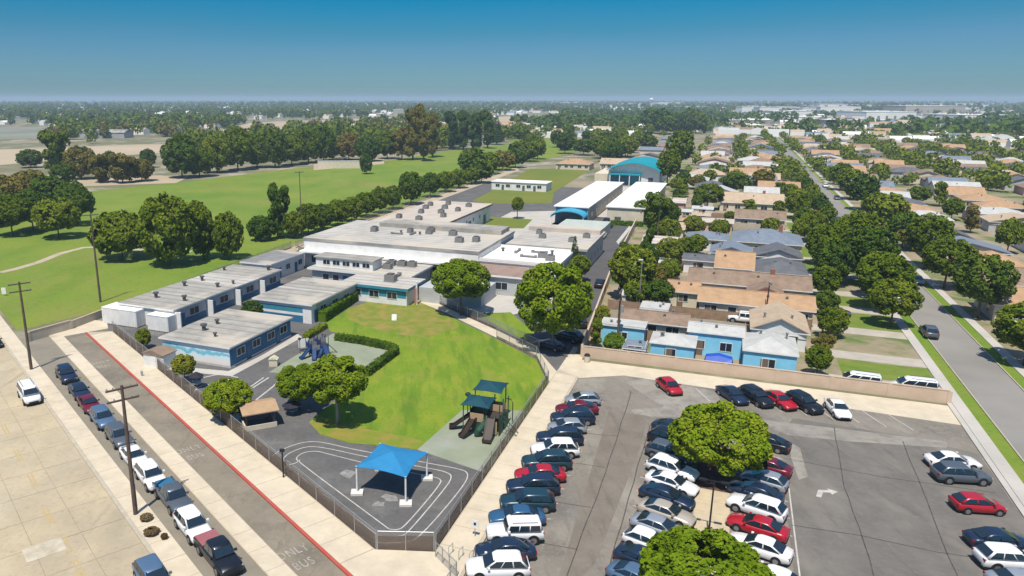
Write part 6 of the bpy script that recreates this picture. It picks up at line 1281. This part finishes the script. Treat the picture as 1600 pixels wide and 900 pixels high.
r = thing('sidewalk_sign', 'small white sign with dark emblem on the parking lot sidewalk', 'sign', gp(742, 838, .14), -GA); MB().tube([(0, 0, 0), (0, 0, 1.2)], .035, 7).build('post', M['steel'], r); MB().box(-.3, .3, -.05, -.02, .8, 1.5).build('panel', M['white_trim'], r); MB().box(-.1, .1, -.06, -.051, 1.05, 1.3).build('emblem', M['trim'], r)
r = thing('bike_rack', 'thin steel hoop rack beside the gate at the sidewalk corner', 'bike rack', gp(720, 872, .14), R(-30))
for x in (-.9, 0, .9): MB().tube([(x, -.35, 0), (x, -.35, .85), (x, .35, .85), (x, .35, 0)], .03, 6).build('hoop', M['steel'], r)
r = thing('tarp', 'bright blue tarp over a heap beside the sky blue house', 'tarp', A(0.6, 101.6), -GA); MB().loft([[(-1.9, y, 0), (-1.6, y, h_), (0, y, h_ * 1.25), (1.7, y, h_), (2.0, y, 0)] for y, h_ in ((-1.1, .5), (-.4, 1.3), (.5, 1.4), (1.1, .6))]).build('cover', flat('blue_tarp_sheet', (0.015, 0.075, 0.42), .5), r)
r = thing('yard_sign', 'small white board in the grass at the left edge of the park', 'sign', gp(7, 462)); MB().box(-.4, .4, -.05, .05, .3, 1.5).build('panel', M['white_trim'], r); MB().tube([(0, 0, 0), (0, 0, .3)], .05, 6).build('post', M['steel'], r)
r = thing('ball_field_wall', 'long white low wall of the ball field at the far edge of the park', 'wall', gp(548, 263)); MB().box(-17, 9, -.2, .2, 0, 3.6).build('panel', M['cream_wall'], r); MB().box(-17.1, 9.1, -.3, .3, 3.6, 3.9).build('cap', M['white_trim'], r)
# ------------------------------------------------------------------ the distance
M['far_white'] = mat('far_white_wall', (0.80, 0.79, 0.75), (0.72, 0.71, 0.68), 0.02, .85)
M['far_tan'] = mat('far_tan_wall', (0.46, 0.40, 0.33), (0.38, 0.33, 0.28), 0.02, .85)
M['far_grey'] = mat('far_grey_wall', (0.38, 0.39, 0.40), (0.30, 0.31, 0.33), 0.02, .85)
def warehouse(label, u, v, wpx, hpx, depth=40, m='far_white', roof='white_roof', tower=False):
    q = gp(u, v); f = q.y * CT + CAM_H * ST; w = wpx / FPX * f; h = hpx / FPX * f
    r = thing('warehouse', label, 'warehouse', (q.x, q.y + depth / 2, 0), random.uniform(-.12, .12))
    MB().box(-w / 2, w / 2, -depth / 2, depth / 2, 0, h).build('wall', M[m], r); MB().box(-w / 2 - .5, w / 2 + .5, -depth / 2 - .5, depth / 2 + .5, h, h + .5).build('roof', M[roof], r)
    n = max(1, int(w / 14)); me = MB().box(-2, 2, -.3, .02, 0, h * .45).mesh('loading_door', M['unit'])
    for i in range(n): put('loading_door', me, r, (-w / 2 + (i + .5) * w / n, -depth / 2 - .02, 0))
    for i in range(3): put('rooftop_unit', unit_cache[0], r, (random.uniform(-.4, .4) * w, random.uniform(-.3, .3) * depth, h + .5), 0, (2.5, 2.5, 2))
    return r
WU = [1170, 1165, 1215, 1228, 1265, 1315, 1320, 1205, 1112, 1045, 988, 1085, 1020, 940, 900, 1390, 1460, 1540, 1420, 1500, 1345, 1280, 1182, 1203, 1243, 1302, 1262, 108, 160, 205, 175, 595, 622, 640, 395, 300, 440, 520]
NTH = ORD[:20] + ['twenty-' + k for k in ORD[:9]] + ['thirtieth'] + ['thirty-' + k for k in ORD[:9]]
for i, (u, v, w, h, d, m) in enumerate(((1170, 196, 74, 8, 60, 'far_tan'), (1165, 183, 16, 16, 25, 'far_white'), (1215, 186, 60, 8, 70, 'far_white'), (1228, 176, 34, 9, 40, 'far_white'), (1265, 192, 70, 9, 80, 'far_white'), (1315, 180, 60, 13, 80, 'far_white'), (1320, 196, 46, 8, 50, 'far_tan'), (1205, 203, 46, 7, 40, 'far_white'), (1112, 167, 30, 6, 90, 'far_white'), (1045, 166, 40, 6, 100, 'far_white'), (988, 167, 36, 5, 100, 'far_white'), (1085, 172, 50, 5, 90, 'far_grey'), (1020, 176, 50, 4, 90, 'far_tan'), (940, 168, 44, 4, 100, 'far_white'), (900, 164, 60, 4, 160, 'far_white'), (1390, 186, 80, 11, 90, 'far_white'), (1460, 178, 90, 12, 90, 'far_tan'), (1540, 190, 80, 10, 90, 'far_white'), (1420, 170, 60, 6, 90, 'far_grey'), (1500, 168, 70, 6, 90, 'far_white'), (1345, 170, 60, 6, 90, 'far_white'), (1280, 170, 40, 5, 90, 'far_tan'),
                                         (1182, 177, 28, 11, 40, 'far_white'), (1203, 181, 30, 13, 40, 'far_white'), (1243, 185, 52, 11, 60, 'far_white'), (1302, 173, 44, 10, 60, 'far_white'), (1262, 181, 22, 12, 40, 'far_white'), (108, 168, 28, 5, 60, 'far_white'), (160, 166, 10, 3, 60, 'far_white'), (205, 168, 8, 3, 60, 'far_white'), (175, 192, 24, 4, 40, 'far_tan'), (595, 184, 12, 6, 30, 'far_tan'), (622, 180, 16, 8, 30, 'far_tan'), (640, 162, 60, 2, 120, 'far_white'), (395, 162, 14, 3, 100, 'far_white'), (300, 190, 30, 4, 30, 'far_tan'), (440, 178, 30, 4, 40, 'far_tan'), (520, 176, 22, 4, 40, 'far_white'))):
    warehouse({'far_white': 'white', 'far_tan': 'tan', 'far_grey': 'grey'}[m] + ' industrial building, %s from the left in the hazy distance' % NTH[sorted(WU).index(u)], u, v, w, h, d, m); bpy.context.scene.collection.objects
for o in list(col.objects):
    if o.get('category') == 'warehouse': o['group'] = 'industrial buildings in the hazy distance'
q = gp(160, 216); r = thing('long_barn', 'long grey roofed building beside the gravel basin in the left distance', 'building', (q.x, q.y + 10, 0), -.15)
MB().box(-22, 22, -8, 8, 0, 5).build('wall', M['far_grey'], r); MB().loft([[(x, -8.5, 4.98), (x, 8.5, 4.98), (x, 0, 7.6)] for x in (-22.5, 22.5)]).build('roof', M['dark_roof'], r)
q = gp(1017, 168); r = thing('water_tower', 'white water tower on the horizon', 'water tower', q); k = 2.4
MB().loft([[(q_ * math.cos(i * .524), q_ * math.sin(i * .524), zz) for i in range(12)] for q_, zz in ((4, 26), (8, 29), (9, 32), (7, 35), (2, 37))]).build('tank', M['far_white'], r); MB().tube([(0, 0, 0), (0, 0, 27)], 2, 10).build('column', M['far_white'], r)
# far roofs too small to pick apart
rngf = np.random.default_rng(77)
def far_roofs(name, r0, r1, a0, a1, n, seed, mats):
    rng = np.random.default_rng(seed); b = MB()
    for P in polar(r0, r1, a0, a1, skip, .3)(rng, n):
        x, y = P[0], P[1]
        w, d, h = rng.uniform(9, 22), rng.uniform(8, 14), rng.uniform(3, 5); t = GA + (0 if rng.random() < .8 else 1.57); c, s = math.cos(-t), math.sin(-t); i = int(rng.integers(0, len(mats)))
        f = lambda u_, v_, z_: (x + u_ * c - v_ * s, y + u_ * s + v_ * c, z_)
        V = [f(-w / 2, -d / 2, 0), f(w / 2, -d / 2, 0), f(w / 2, d / 2, 0), f(-w / 2, d / 2, 0), f(-w / 2, -d / 2, h), f(w / 2, -d / 2, h), f(w / 2, d / 2, h), f(-w / 2, d / 2, h), f(-w / 2, 0, h + 2.2), f(w / 2, 0, h + 2.2)]
        b.add(V, [(0, 1, 5, 4), (2, 3, 7, 6)], len(mats)); b.add(V, [(1, 2, 6, 9, 5), (3, 0, 4, 8, 7)], len(mats)); b.add(V, [(4, 5, 9, 8), (6, 7, 8, 9)], i)
    o = b.build(name, [M[m] for m in mats] + [M['far_white']]); o['kind'] = 'stuff'; return o
far_roofs('far_houses', 690, 2400, 6, 52, 1300, 1, ['brown_roof', 'tan_roof', 'beige_shingle', 'pale_roof', 'blue_roof', 'white_roof'])
far_roofs('far_houses', 800, 2600, -46, 8, 800, 2, ['brown_roof', 'tan_roof', 'beige_shingle', 'pale_roof', 'white_roof'])
far_roofs('far_houses', 2400, 6000, -46, 52, 1700, 3, ['pale_roof', 'beige_shingle', 'white_roof'])
# ------------------------------------------------------------------ the air
me = MB().box(-15500, 15500, -15500, 15500, -1.0, 56.0).mesh('haze', [])
hz = put('haze', me); hz['kind'] = 'stuff'
hm = bpy.data.materials.new('haze_air'); hm.use_nodes = True; t = hm.node_tree; t.nodes.clear()
o_ = t.nodes.new('ShaderNodeOutputMaterial'); pv = t.nodes.new('ShaderNodeVolumePrincipled'); pv.inputs['Color'].default_value = (0.62, 0.80, 0.95, 1); pv.inputs['Density'].default_value = 0.0002
t.links.new(pv.outputs[0], o_.inputs['Volume']); me.materials.append(hm)
